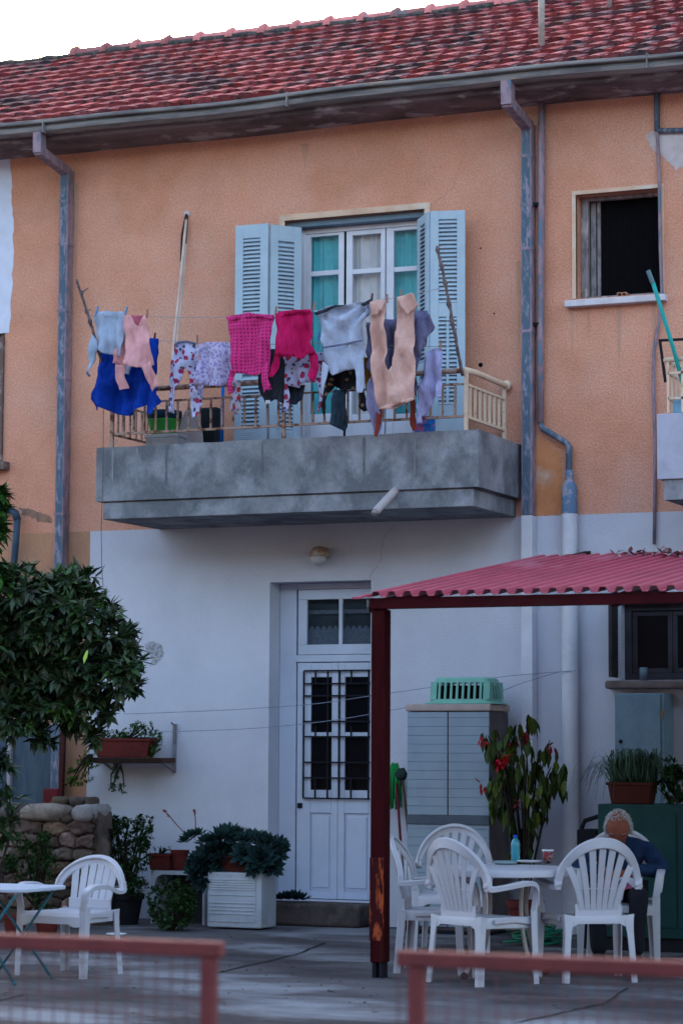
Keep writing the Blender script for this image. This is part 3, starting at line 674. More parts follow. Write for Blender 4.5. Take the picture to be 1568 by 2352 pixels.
m = MB(); q = W(688, 1850, yd); m.box(q.x-.022, q.x+.022, yd-.004, yd+.012, q.z-.022, q.z+.022); m.build('lock', BLACKM, leaf_, bevel=.003)
m = MB(); yg = yd-.012; gl, gr_ = X(697, 1700, yg), X(846, 1700, yg); gt_, gb = Z(770, 1540, yg), Z(770, 1834, yg); r = .0065
vx = [X(v, 1700, yg) for v in (697, 724, 752, 779, 806, 833)]
for x in (gl,): m.box(x-r, x+r, yg-r, yg+r, gb, gt_)
for x in vx[2:4]+[X(846, 1700, yg)]: m.box(x-r, x+r, yg-r, yg+r, gb, gt_)
for z in (gt_, gb): m.box(gl, gr_+.02, yg-r*.8, yg+r*.8, z-r, z+r)
for yy in (1570, 1598, 1657, 1692, 1751, 1787): z = Z(770, yy, yg); m.box(gl, gr_+.02, yg-r*.7, yg+r*.7, z-r, z+r)
for x in (vx[1], vx[4]):
    for c, e in ((1540, 1570), (1668, 1694), (1787, 1834)): m.box(x-r, x+r, yg-r*.9, yg+r*.9, Z(770, e, yg), Z(770, c, yg))
m.build('grille', BLACKM, fdoor)
# step
m = MB(); m.box(FD[0]-.0, FD[1]+.03, -.30, FD[4], 0, .195)
struct_step = m.build('door_step', mat('worn_stone_step', (.09, .07, .068), (.06, .048, .046), scale=4, rough=.8, bump=.3, c3=(.14, .12, .115), s3=3), house, bevel=.03, seg=3)
# wall lamp
q = W(735, 1277, -.07)
m = MB(); m.lathe([(.0, .085), (.05, .075), (.085, .03), (.095, -.005), (.085, -.01)], q+V((.005, -.02, 0)), 14); m.box(q.x-.03, q.x+.05, -.07, -.001, q.z+.0, q.z+.07)
lamp = m.build('wall_lamp', mat('rusty_lamp_shade', (.30, .17, .09), (.42, .36, .33), scale=14, rough=.8), house, smooth=True)
m = MB(); m.sph(q+V((-.005, -.03, -.02)), (.075, .07, .062), 16, 12); m.build('lamp_globe', mat('opal_globe', (.55, .52, .56), rough=.35), lamp, smooth=True)
# conduit patch on upper wall and hanging cable
m = MB(); q = W(430, 492, 0); m.sph(q, (.035, .02, .03), 8, 6, .4, 2); m.build('plaster_plug', PP, house, smooth=True)
m = MB(); m.tube([W(428, 492, -.02), W(424, 510, -.05), W(418, 540, -.05), W(416, 600, -.06)], .010, 6); m.tube([W(431, 494, -.02), W(430, 520, -.03), W(427, 560, -.03)], .006, 6); m.build('cable_end', WOODD, house)
m = MB()
for px, py, r in ((1103, 838, .02), (1103, 570, .008), (1134, 720, .008), (1030, 560, .006)): q = W(px, py, 0); m.sph(q, (r, .008, r), 8, 6)
m.build('wall_hole', DARK, house)
# ---- added unseen house behind the camera; it keeps the low sky off the yard
oh = thing('added_sky_blocker', 'added house block out of view that keeps low sky light off the yard', 'house', (4, -33, 0))
m = MB(); m.box(-26, 34, -42, -33, 0, 10.6); m.build('wall', mat('dull_plaster', (.10, .085, .08), (.08, .07, .065), scale=.6, rough=.95), oh)
m = MB(); m.add([(-26.5, -32.4, 10.5), (34.5, -32.4, 10.5), (34.5, -37.5, 12.4), (-26.5, -37.5, 12.4), (-26.5, -42.6, 10.5), (34.5, -42.6, 10.5)], [(0, 1, 2, 3), (3, 2, 5, 4), (0, 3, 4), (1, 5, 2)]); m.build('roof', mat('brown_roof', (.16, .06, .05), rough=.9), oh)
for k in range(12):
    for z in (1.0, 4.6): m = MB(); x = -23+k*4.8; m.box(x, x+1.1, -33, -32.96, z, z+1.5); m.build('window', DGLASS, oh)
# ---- weathering with shapes of its own: rain streaks, hairline cracks
SKD = mat('dark_run_mark', (.125, .125, .15), (.17, .17, .195), scale=9, rough=.95); SKL = mat('lime_run_mark', (.25, .255, .29), (.20, .205, .235), scale=9, rough=.95)
for k in range(7):
    x = rnd(bx0+.1, bx1-.1); L_ = rnd(.25, .42); wq = rnd(.004, .009); zt6 = z2-.02; y = by-.0025-.0004*k
    P = [(x-wq, zt6), (x-wq*1.5, zt6-L_*.3), (x-wq*.9, zt6-L_*.6), (x-wq*1.3, zt6-L_*.85), (x, zt6-L_), (x+wq*1.1, zt6-L_*.8), (x+wq*.7, zt6-L_*.5), (x+wq*1.4, zt6-L_*.25), (x+wq*.9, zt6)]
    MB().add([(a, y, b_) for a, b_ in P], [tuple(range(len(P)))[::-1]]).build('rain_streak', SKD if k % 3 else SKL, house)
OSK = mat('faded_orange_run', (.50, .27, .20), (.58, .31, .22), scale=5, rough=.95, bump=.8, bscale=62)
for (px, py, L_, wq) in ((1312, 702, 120, 5), (1350, 700, 90, 4), (1420, 699, 150, 6), (1500, 696, 110, 5), (1190, 600, 200, 5), (175, 420, 260, 7), (700, 330, 60, 9)):
    P = [(px-wq, py), (px-wq*.8, py+L_*.3), (px-wq*.3, py+L_*.7), (px, py+L_), (px+wq*.5, py+L_*.6), (px+wq*.9, py+L_*.25), (px+wq, py)]
    if 240 < py: MB().add([W(a, b_, -.0022) for a, b_ in P], [tuple(range(len(P)))[::-1]]).build('rain_streak', OSK, house)
CRK = mat('hairline_crack', (.17, .15, .18), rough=1)
def hair(pts, y=-.0025, w_=.0022):
    P = [W(a, b_, y) for a, b_ in sub(pts, 8, 2.2)]; vs = []
    for i, p in enumerate(P): d = (P[min(i+1, len(P)-1)]-P[max(i-1, 0)]).normalized(); sd = V((d.z, 0, -d.x))*w_*rnd(.4, 1.4); vs += [p+sd, p-sd]
    MB().add(vs, [(2*i, 2*i+1, 2*i+3, 2*i+2) for i in range(len(P)-1)]).build('crack', CRK, house)
hair([(845, 1330), (872, 1290), (880, 1235), (905, 1205)], w_=.0014); hair([(992, 470), (1040, 430), (1060, 370)], w_=.001)

# ================================================================== LAUNDRY
YO, YI = -1.42, -1.20        # outer and inner clothes line
def cloth(outline, Y, m_, name, label, cat, folds=.018, fq=22, parent=None, group=None, step=.035, thick=.004, hang=None, seed=0, lean=0, extra=None, j=1.2, gather=None):
    """garment cut to an outline (photo grid), real size at its own distance, with hanging folds and thickness"""
    q = []
    for a, b in zip(outline, outline[1:]+outline[:1]):
        d = math.hypot(a[0]-b[0], a[1]-b[1]); n = max(1, int(d/9))
        for k in range(n):
            t = k/n; jj = j if k else 0; q.append((a[0]+(b[0]-a[0])*t+rnd(-jj, jj)*.35, a[1]+(b[1]-a[1])*t+rnd(-jj, jj)*.35))
    P = [W(x, y, Y) for x, y in q]
    bm = bmesh.new(); vs = [bm.verts.new(p) for p in P]; bm.faces.new(vs)
    xs = [p.x for p in P]; zs = [p.z for p in P]
    for axis, lo, hi in ((0, min(xs), max(xs)), (2, min(zs), max(zs))):
        c = lo+step*.5
        st = step*.55 if axis == 0 else step
        while c < hi:
            pc = V((0, 0, 0)); pc[axis] = c; no = V((0, 0, 0)); no[axis] = 1
            bmesh.ops.bisect_plane(bm, geom=bm.verts[:]+bm.edges[:]+bm.faces[:], dist=1e-5, plane_co=pc, plane_no=no); c += st
    zt__ = max(zs); H = max(.1, zt__-min(zs)); x0_ = min(xs); Wd = max(xs)-x0_
    for v in bm.verts:
        x, z = v.co.x, v.co.z; h = (zt__-z)/H
        folds_ = folds*2.2
        s0f = math.sin(x*fq+seed+1.3*N.noise(V((x*4, seed, z*1.5)))*3); a = folds_*(math.copysign(abs(s0f)**.6, s0f)+.5*math.sin(x*fq*2.1+seed*2+z*3))*(.25+.75*h)
        a += folds_*1.3*N.noise(V((x*6, seed+3, z*5)))+folds_*.8*N.noise(V((x*15, seed+5, z*11)))
        if hang:   # swags falling from two pegs
            for (hx, hz, k) in hang:
                p0 = W(hx, hz, Y); dd = math.hypot(x-p0.x, z-p0.z); an = math.atan2(x-p0.x, p0.z-z); a += k*math.sin(an*11+seed)*math.exp(-dd*2.2)*min(1, dd*9)
        v.co.y += a+lean*h*H
    bmesh.ops.recalc_face_normals(bm, faces=bm.faces[:])
    if sum(f.normal.y for f in bm.faces) > 0: bmesh.ops.reverse_faces(bm, faces=bm.faces[:])
    me = bpy.data.meshes.new(name)
    org = ORG.get(parent, V((0, 0, 0))) if parent else V((0, 0, 0))
    for v in bm.verts: v.co -= org
    bm.to_mesh(me); bm.free(); me.materials.append(m_); me.shade_smooth()
    o = bpy.data.objects.new(name, me); bpy.context.collection.objects.link(o)
    if parent: o.parent = parent
    ORG[o] = org
    s = o.modifiers.new('thickness', 'SOLIDIFY'); s.thickness = thick; s.offset = 0
    if label: solo(o, label, cat, group)
    return o
def fab(name, c, c2=None, **k): return mat(name, c, c2, scale=k.pop('scale', 14), rough=.95, bump=k.pop('bump', .8), bscale=k.pop('bscale', 24), bdist=.03, stretch=(1, 1, .35), spec=.08, **k)
F_GREY = fab('grey_blue_jersey', (.36, .43, .58), (.32, .38, .52)); F_PINK = fab('soft_pink_knit', (.72, .36, .38), (.64, .30, .33))
F_BLUE = fab('royal_blue_cloth', (.006, .045, .36), (.004, .03, .26)); F_MAG = fab('magenta_knit', (.55, .012, .11), (.42, .01, .085), fine=.25)
F_LAV = fab('lavender_cotton', (.38, .37, .62), (.30, .29, .50)); F_LAVD = fab('dusty_violet_sheet', (.17, .165, .29), (.11, .105, .20))
F_BEIGE = fab('apricot_trouser_cloth', (.66, .40, .35), (.58, .34, .30)); F_DARK = fab('charcoal_cloth', (.035, .04, .06), (.02, .024, .038))
F_RUST = fab('rust_red_cloth', (.28, .05, .035), (.2, .035, .03)); F_GT = fab('light_grey_jersey', (.42, .46, .62), (.37, .41, .55)); F_SEAM = fab('grey_seam', (.14, .15, .24))
F_DOT = mat_spots('pink_dotted_jersey', (.60, .035, .20), [((.20, .012, .07), .24, 34, .0)], scale=14)
F_FLO = mat_spots('rose_print_cotton', (.46, .47, .70), [((.07, .06, .16), .17, 13, .9), ((.36, .03, .09), .24, 11.5, .9), ((.10, .02, .08), .12, 17, 1)], seed=3.1)
F_FLO2 = mat_spots('small_print_cotton', (.47, .44, .66), [((.27, .24, .48), .30, 30, 1), ((.40, .20, .42), .18, 38, 1)], seed=8)
F_FLO3 = mat_spots('blossom_print_cotton', (.42, .36, .46), [((.35, .03, .05), .26, 11, 1), ((.08, .13, .3), .18, 18, 1), ((.10, .12, .12), .14, 15, 1)], seed=5)
F_BLK = mat_spots('black_print_chiffon', (.010, .010, .014), [((.20, .12, .07), .15, 12, 1)], seed=2)
F_OCH = fab('ochre_cloth', (.28, .14, .02), (.2, .09, .015))
PEG = [mat('blue_peg_plastic', (.12, .35, .65), rough=.4), mat('wooden_peg', (.40, .22, .17), (.3, .15, .12), rough=.8), mat('dark_wooden_peg', (.16, .06, .05), rough=.8)]
def peg(px, py, Y, k, label, tilt=.15):
    p = W(px, py, Y); m = MB(); t = V((math.sin(tilt), 0, math.cos(tilt)))
    m.obox(p+t*.015+V((0, -.006, 0)), (.0045, 0, 0), (0, .004, 0), t*.036); m.obox(p+t*.015+V((0, .007, 0)), (.0045, 0, 0), (0, .004, 0), t*.036); m.obox(p+t*.012, (.006, 0, 0), (0, .012, 0), t*.004)
    solo(m.build('clothes_peg', PEG[k], bevel=.001), label, 'clothes peg', 'pegs on the clothes lines')
# garments, far ones first
g = 'laundry drying in front of the balcony'
def sheetlabel(o, l): o['label'] = l
blue = cloth([(236, 782), (270, 786), (300, 792), (348, 778), (365, 778), (362, 818), (357, 862), (360, 905), (370, 922), (358, 955), (344, 950), (337, 930), (318, 947), (292, 955), (262, 950), (240, 938), (222, 926), (213, 941), (203, 915), (208, 898), (222, 862), (230, 815)], YI, F_BLUE, 'blue_sheet', 'large royal blue cloth hanging lowest at the left end of the line', 'sheet', folds=.03, fq=17, group=g, seed=1)
gt1 = cloth([(215, 722), (222, 717), (248, 714), (283, 716), (290, 726), (288, 760), (280, 820), (268, 815), (240, 812), (226, 802), (221, 798)], YO, F_GREY, 'long_sleeved_top', 'pale grey blue long sleeved top pegged at the far left of the line', 'shirt', folds=.016, fq=34, group=g, seed=2)
cloth([(213, 768), (222, 782), (226, 802), (221, 806), (215, 842), (208, 864), (199, 854), (206, 832), (208, 800)], YO-.02, F_GREY, 'sleeve', None, None, parent=gt1, folds=.02, fq=40, seed=3)
cloth([(199, 853), (209, 862), (207, 866), (203, 864), (198, 857)], YO-.03, F_SEAM, 'cuff', None, None, parent=gt1, folds=.005)
cloth([(288, 838), (306, 842), (300, 862), (288, 858)], YI-.04, F_GREY, 'sleeve', None, None, parent=gt1, folds=.01)
ps = cloth([(285, 727), (300, 724), (308, 735), (318, 750), (326, 735), (338, 724), (342, 740), (346, 790), (348, 836), (338, 843), (320, 846), (300, 842), (280, 838), (261, 834), (263, 815), (276, 775), (280, 745)], YO-.03, F_PINK, 'sweater', 'soft pink sweater hanging over the blue cloth at the left', 'sweater', folds=.02, fq=24, group=g, seed=4)
cloth([(297, 725), (337, 724), (328, 742), (318, 752), (307, 742)], YO-.012, mat('pink_knit_inside', (.45, .11, .17), rough=.95), 'collar', None, None, parent=ps, folds=.01, fq=50)
cloth([(265, 836), (284, 838), (282, 860), (289, 889), (272, 895), (265, 872)], YO-.02, F_PINK, 'sleeve', None, None, parent=ps, folds=.018, fq=35, seed=6)
cloth([(331, 845), (344, 830), (352, 850), (361, 886), (343, 897), (337, 872)], YO-.04, F_PINK, 'sleeve', None, None, parent=ps, folds=.018, fq=35, seed=7)
cloth([(398, 790), (406, 784), (432, 783), (448, 787), (455, 798), (452, 830), (450, 870), (462, 905), (466, 930), (456, 956), (444, 960), (440, 940), (436, 900), (434, 862), (428, 842), (418, 868), (406, 892), (402, 915), (399, 950), (385, 945), (388, 905), (390, 850), (394, 815)], YI, F_FLO, 'leggings', 'white leggings with rose print hanging from two legs beside the poles', 'leggings', folds=.018, fq=30, group=g, seed=8)
cloth([(402, 792), (408, 784), (432, 782), (450, 788), (448, 792), (430, 787), (410, 790), (403, 796)], YI-.02, F_SEAM, 'waistband', None, None, parent=bpy.data.objects['leggings'], folds=.004)
st = cloth([(454, 790), (470, 786), (500, 786), (527, 785), (531, 800), (530, 840), (520, 880), (508, 888), (485, 886), (462, 884), (452, 876), (455, 845), (458, 815)], YI-.03, F_FLO2, 'blouse', 'pale lilac small print top next to the dotted pink shirt', 'blouse', folds=.014, fq=28, group=g, seed=9)
cloth([(448, 802), (458, 798), (456, 822), (450, 840), (441, 836), (443, 818)], YI-.05, F_FLO2, 'sleeve', None, None, parent=st, folds=.01)
cloth([(452, 872), (466, 880), (464, 900), (456, 925), (444, 922), (450, 898)], YI-.04, F_FLO2, 'sleeve', None, None, parent=st, folds=.012)
cloth([(528, 875), (552, 872), (556, 930), (548, 952), (534, 950), (525, 940), (529, 905)], YI+.03, F_FLO3, 'print_blouse', 'printed blouse with red blossoms half hidden behind the dotted shirt', 'blouse', folds=.012, fq=30, group=g, seed=10)
cloth([(596, 800), (640, 802), (658, 830), (662, 905), (655, 914), (630, 918), (606, 924), (598, 905), (592, 850)], YI+.02, F_DARK, 'dark_shorts', 'charcoal shorts with a white tag between the two pink shirts', 'shorts', folds=.012, fq=26, group=g, seed=11)
MB().obox(W(615, 923, YI-.01), (.02, 0, 0), (0, .002, 0), (0, 0, .014)).build('tag', WFR, bpy.data.objects['dark_shorts'])
f2 = cloth([(655, 812), (740, 808), (748, 838), (744, 880), (742, 920), (734, 948), (728, 945), (733, 905), (728, 880), (706, 876), (684, 890), (662, 886), (668, 912), (663, 940), (651, 952), (655, 922), (656, 880)], YI-.01, F_FLO, 'rose_pyjamas', 'rose print pyjamas hanging behind the plain magenta shirt', 'pyjamas', folds=.016, fq=28, group=g, seed=12)
cloth([(655, 885), (700, 884), (696, 918), (680, 930), (650, 926), (636, 918)], YI+.05, F_DARK, 'black_bag_cloth', 'small black cloth hanging low under the rose print pyjamas', 'cloth', folds=.012, group=g, seed=13)
ds = cloth([(520, 732), (526, 725), (548, 722), (572, 718), (600, 722), (628, 724), (630, 730), (624, 760), (618, 800), (616, 852), (600, 863), (580, 862), (558, 858), (536, 858), (530, 820), (528, 775), (523, 745)], YO, F_DOT, 'shirt', 'bright pink dotted long sleeved shirt left of the plain magenta one', 'shirt', folds=.014, fq=26, group=g, seed=14)
cloth([(520, 728), (545, 723), (575, 719), (629, 724), (627, 733), (600, 729), (575, 728), (548, 733), (524, 738)], YO-.02, F_DOT, 'hem', None, None, parent=ds, folds=.008, fq=60)
cloth([(528, 848), (540, 856), (534, 880), (535, 902), (520, 906), (522, 880)], YO+.01, F_DOT, 'sleeve', None, None, parent=ds, folds=.018, fq=40)
cloth([(606, 838), (617, 830), (620, 860), (626, 895), (607, 904), (603, 880)], YO-.02, F_DOT, 'sleeve', None, None, parent=ds, folds=.018, fq=40)
ms = cloth([(633, 722), (650, 715), (680, 712), (712, 712), (720, 722), (718, 760), (718, 790), (726, 812), (708, 817), (692, 824), (672, 819), (650, 822), (630, 815), (634, 795), (636, 760)], YO-.01, F_MAG, 'magenta_shirt', 'plain magenta long sleeved shirt pegged beside the dotted pink one', 'shirt', folds=.016, fq=24, group=g, seed=15)
cloth([(632, 728), (650, 716), (680, 711), (714, 711), (716, 718), (690, 718), (660, 724), (640, 732)], YO-.03, F_MAG, 'hem', None, None, parent=ms, folds=.008, fq=50)
cloth([(628, 812), (645, 820), (640, 845), (628, 868), (620, 866), (624, 835)], YO+.01, F_MAG, 'sleeve', None, None, parent=ms, folds=.014)
cloth([(708, 812), (726, 812), (728, 842), (722, 870), (714, 876), (708, 862), (712, 838)], YO-.02, F_MAG, 'sleeve', None, None, parent=ms, folds=.014)
gs = cloth([(720, 714), (742, 708), (770, 702), (800, 700), (852, 690), (846, 715), (834, 745), (830, 790), (832, 820), (826, 855), (812, 848), (785, 852), (762, 862), (752, 850), (742, 835), (742, 795), (736, 760), (728, 730)], YO-.01, F_GT, 'grey_top', 'light grey top with dark collar stretched between two pegs', 'shirt', folds=.014, fq=20, group=g, seed=16, hang=[(852, 690, .05), (722, 716, .035)])
cloth([(720, 718), (742, 710), (772, 701), (798, 700), (776, 706), (748, 716), (724, 724)], YO-.05, F_DARK, 'collar', None, None, parent=gs, folds=.006)
cloth([(742, 797), (780, 790), (831, 780), (832, 784), (781, 795), (742, 801)], YO-.045, F_SEAM, 'seam', None, None, parent=gs, folds=.006)
cloth([(820, 812), (832, 820), (838, 870), (834, 902), (822, 905), (820, 870), (814, 845)], YO-.02, F_GT, 'sleeve', None, None, parent=gs, folds=.014)
cloth([(742, 830), (756, 842), (750, 880), (744, 910), (735, 908), (738, 870)], YO-.02, F_GT, 'sleeve', None, None, parent=gs, folds=.014)
cloth([(828, 700), (850, 688), (856, 684), (852, 696), (836, 704)], YO-.05, F_DARK, 'cuff', None, None, parent=gs, folds=.008)
cloth([(745, 835), (790, 838), (826, 835), (828, 870), (822, 893), (800, 896), (778, 894), (766, 886), (758, 905), (752, 950), (744, 958), (742, 930), (748, 890), (740, 860)], YI, F_BLK, 'black_blouse', 'black print blouse hanging below the light grey top', 'blouse', folds=.02, fq=24, group=g, seed=17)
cloth([(767, 895), (788, 892), (790, 930), (796, 990), (778, 986), (764, 976), (768, 930)], YI-.04, fab('slate_cloth', (.035, .06, .09), (.02, .035, .055)), 'slate_trouser_leg', 'slate dark cloth strip dangling below the black blouse', 'cloth', folds=.03, fq=40, group=g, seed=18)
cloth([(822, 880), (832, 878), (846, 942), (836, 946), (824, 935), (828, 912)], YI, F_BLK, 'black_scarf', 'black scarf end hanging between grey top and apricot trousers', 'scarf', folds=.01, group=g)
cloth([(835, 820), (852, 822), (850, 862), (842, 895), (836, 870)], YI+.02, F_OCH, 'ochre_cloth', 'little ochre cloth showing right of the grey top', 'cloth', folds=.01, group=g)
vs_ = cloth([(846, 742), (880, 738), (930, 725), (955, 712), (978, 712), (990, 725), (994, 748), (986, 775), (975, 800), (966, 840), (960, 900), (945, 905), (900, 900), (870, 880), (852, 850), (842, 800)], YI-.02, F_LAVD, 'violet_sheet', 'dusky violet sheet hanging behind the apricot trousers', 'sheet', folds=.035, fq=40, group=g, seed=19)
cloth([(852, 858), (862, 900), (872, 960), (866, 1000), (853, 995), (848, 950), (838, 920), (842, 880)], YI-.05, F_LAV, 'lilac_trousers', 'lilac trouser leg hanging lowest, left of the apricot trousers', 'trousers', folds=.02, fq=40, group=g, seed=20)
cloth([(862, 890), (874, 900), (880, 950), (874, 975), (866, 1004), (860, 1000), (866, 960)], YI, F_RUST, 'rust_trousers', 'rust red trousers showing below the apricot trousers', 'trousers', folds=.012, group=g)
cloth([(940, 900), (952, 905), (950, 950), (954, 985), (944, 990), (938, 975)], YI, F_RUST, 'trouser_leg', None, None, parent=bpy.data.objects['rust_trousers'], folds=.012)
pt = cloth([(850, 694), (868, 688), (888, 690), (886, 730), (888, 770), (888, 830), (890, 848), (896, 852), (902, 840), (904, 800), (908, 745), (911, 684), (946, 673), (958, 702), (947, 722), (945, 760), (948, 810), (952, 870), (953, 912), (925, 928), (895, 938), (868, 938), (862, 900), (856, 850), (852, 780)], YO-.04, F_BEIGE, 'trousers', 'apricot trousers pegged upside down by both turned up legs', 'trousers', folds=.022, fq=20, group=g, seed=21)
cloth([(850, 694), (870, 688), (885, 692), (880, 712), (868, 722), (852, 726)], YO-.085, F_BEIGE, 'cuff', None, None, parent=pt, folds=.012, seed=3)
cloth([(911, 683), (946, 672), (958, 702), (942, 712), (934, 722), (922, 704)], YO-.085, F_BEIGE, 'cuff', None, None, parent=pt, folds=.012, seed=5)
cloth([(944, 912), (870, 936), (868, 940), (900, 940), (953, 916)], YO-.06, F_BEIGE, 'waistband', None, None, parent=pt, folds=.006)
lv = cloth([(978, 808), (992, 800), (1012, 798), (1018, 840), (1016, 880), (1014, 915), (1002, 912), (995, 898), (990, 925), (975, 950), (962, 958), (958, 935), (962, 900), (970, 850)], YI-.05, F_LAV, 'lilac_shirt', 'pale lilac shirt hanging at the right end of the line', 'shirt', folds=.02, fq=32, group=g, seed=22)
cloth([(956, 952), (968, 950), (970, 972), (958, 974)], YI-.05, F_LAV, 'sleeve', None, None, parent=lv, folds=.01)
LN_ = 'blue|wooden'
for px, py, Y, k, l, tl in ((222, 717, YO, 0, 'bright blue peg at the outer left corner of the pale grey top', .35), (289, 718, YO, 0, 'bright blue peg joining the grey top and the pink sweater', .3), (338, 724, YO, 1, 'pale wooden peg on the right shoulder of the pink sweater', .1),
    (355, 778, YI, 2, 'dark brown peg holding the right corner of the blue cloth', .15), (453, 783, YI, 1, 'wooden peg between the rose leggings and the lilac print top', 0), (633, 718, YO, 1, 'wooden peg between dotted shirt and magenta shirt', .1),
    (721, 707, YO, 1, 'wooden peg between the magenta shirt and the grey top', .2), (853, 688, YO, 2, 'reddish peg between grey top and apricot trousers', .15), (889, 690, YO, 1, 'wooden peg on the right edge of the lower apricot trouser leg', 0), (921, 680, YO-.03, 1, 'wooden peg on the higher apricot trouser leg', -.05), (1011, 796, YI-.05, 1, 'pale peg at the right end holding the lilac shirt', .05), (732, 775, YI, 0, 'small blue peg just left of the light grey top', .1)):
    peg(px, py, Y, k, l, tl)
# the clothes lines and the two branches that carry them
LINE = mat('clothes_line_cord', (.38, .33, .33), rough=.7)
def cat_(pts, Y, r, m_, name, label, cat, n=14, sagk=.0):
    P = [W(x, y, Y) for x, y in pts]; out = []
    for a, b in zip(P, P[1:]):
        for k in range(n): t = k/n; q = a.lerp(b, t); q.z -= sagk*4*t*(1-t); out.append(q)
    out.append(P[-1]); o = MB().tube(out, r, 6).build(name, m_, smooth=True)
    if label: solo(o, label, cat, 'clothes lines strung between the branches' if 'clothes_line' in name else None)
    return o
cat_([(203, 724), (345, 726), (520, 728), (720, 714), (852, 692), (1010, 662)], YO, .0028, LINE, 'clothes_line', 'outermost and highest clothes line, carrying the pink shirts and apricot trousers', 'clothes line', sagk=.008)
cat_([(208, 780), (365, 782), (460, 786), (560, 790), (740, 788), (1012, 796), (1030, 795)], YI, .0028, LINE, 'clothes_line', 'lower inner clothes line, carrying the blue cloth and rose leggings', 'clothes line', sagk=.006)
BRN = mat('grey_branch_bark', (.22, .18, .19), (.10, .07, .08), scale=20, rough=.95, bump=.5)
def branch(pts, name, label, r0, r1, knots):
    P = []
    for (x, y, Y) in pts: P.append(W(x, y, Y))
    out = []; n = 5
    for a, b in zip(P, P[1:]):
        for k in range(n): q = a.lerp(b, k/n); out.append(q+rv(.004))
    out.append(P[-1]); m = MB(); rs = [(r0+(r1-r0)*i/(len(out)-1))*rnd(.9, 1.15) for i in range(len(out))]
    for kx in knots: rs[min(kx, len(rs)-1)] *= 1.6
    m.tube(out, rs, 8)
    for kx in knots:
        if kx < len(out): p = out[kx]; m.tube([p, p+V((rnd(-.06, .06), rnd(-.02, .02), rnd(.0, .04)))], [.008, .004], 6)
    solo(m.build(name, BRN, smooth=True), label, 'branch', 'branches propping the clothes lines')
branch([(176, 640, -1.62), (189, 680, -1.55), (203, 725, -1.44), (214, 760, -1.38), (250, 885, -1.06)], 'prop_branch', 'crooked thin grey branch leaning out at the left end of the washing', .011, .013, [4, 9, 12])
branch([(1003, 565, -1.62), (1013, 612, -1.56), (1024, 660, -1.45), (1036, 725, -1.35), (1048, 790, -1.2), (1062, 862, -1.03)], 'prop_branch', 'knotty brown branch rising from the right railing corner in front of shutter', .011, .014, [1, 5, 9, 13, 16])
# thin cord hanging down left, two poles leaning on the wall
cat_([(238, 940), (237, 1100), (233, 1215), (234, 1300), (237, 1345)], -1.12, .003, mat('dark_cord', (.10, .09, .10), rough=.8), 'loose_cord', 'thin dark cord hanging down past the left end of the balcony', 'cord')
PW = mat('pale_pole_paint', (.62, .50, .46), (.5, .4, .36), rough=.6)
m = MB(); m.tube([W(428, 505, -.06), W(415, 640, -.12), W(400, 780, -.3), W(384, 985, -.55)], .012, 8); solo(m.build('pole', PW, smooth=True), 'pale pole leaning on the orange wall, left one of two, reaching lower', 'pole', 'poles leaning on the wall')
m = MB(); m.tube([W(427, 560, -.05), W(418, 680, -.10), W(408, 770, -.2), W(396, 950, -.4)], .010, 8); solo(m.build('pole', PW, smooth=True), 'thinner pale pole right beside its twin, just below the plaster plug', 'pole', 'poles leaning on the wall')

# ---- things standing on the balcony floor (z 3.62)
fz = 3.622
def boxat(px0, px1, ytop, Y, dep, m_, name, label, cat, bevel=.01, floor=fz, extra=None):
    x0, x1 = X(px0, ytop, Y), X(px1, ytop, Y); z = Z((px0+px1)/2, ytop, Y)
    m = MB(); m.box(x0, x1, Y, Y+dep, floor, z)
    if extra: extra(m, x0, x1, z)
    return solo(m.build(name, m_, bevel=bevel), label, cat)
def cratex(m, x0, x1, z):
    m.box(x0-.008, x1+.008, -.808, -.50, z-.03, z+.002); m.box(x0+.05, x0+.06, -.806, -.79, fz, z-.04); m.box(x1-.06, x1-.05, -.806, -.79, fz, z-.04)
boxat(334, 408, 997, -.80, .30, mat('grey_crate_plastic', (.36, .35, .39), (.28, .27, .3), rough=.6), 'crate', 'pale grey lidded crate on the balcony under the green tub', 'crate', extra=cratex)
c = W(378, 997, -.66); zc = Z(371, 999, -.80)+.003; m = MB()
h = Z(378, 945, -.66)-zc; m.lathe([(.0, .004), (.10, .0), (.112, .005), (.145, h*.62), (.152, h*.66), (.149, h*.66), (.14, h*.62), (.108, .012), (0, .012)], (c.x, -.66, zc), 24)
tub = m.build('tub', mat('green_tub_plastic', (.05, .32, .06), (.04, .26, .05), rough=.35), smooth=True); solo(tub, 'bright green round plastic tub on the grey crate behind the railing', 'tub')
m = MB(); m.lathe([(.10, h*.6), (.150, h*.72), (.153, h*.98), (.149, h), (.14, h*.98), (.0, h*.75)], (c.x, -.66, zc), 24)
solo(m.build('basin', mat('dark_blue_basin', (.012, .04, .07), rough=.4), smooth=True), 'dark blue basin nested inside the green plastic tub', 'basin')
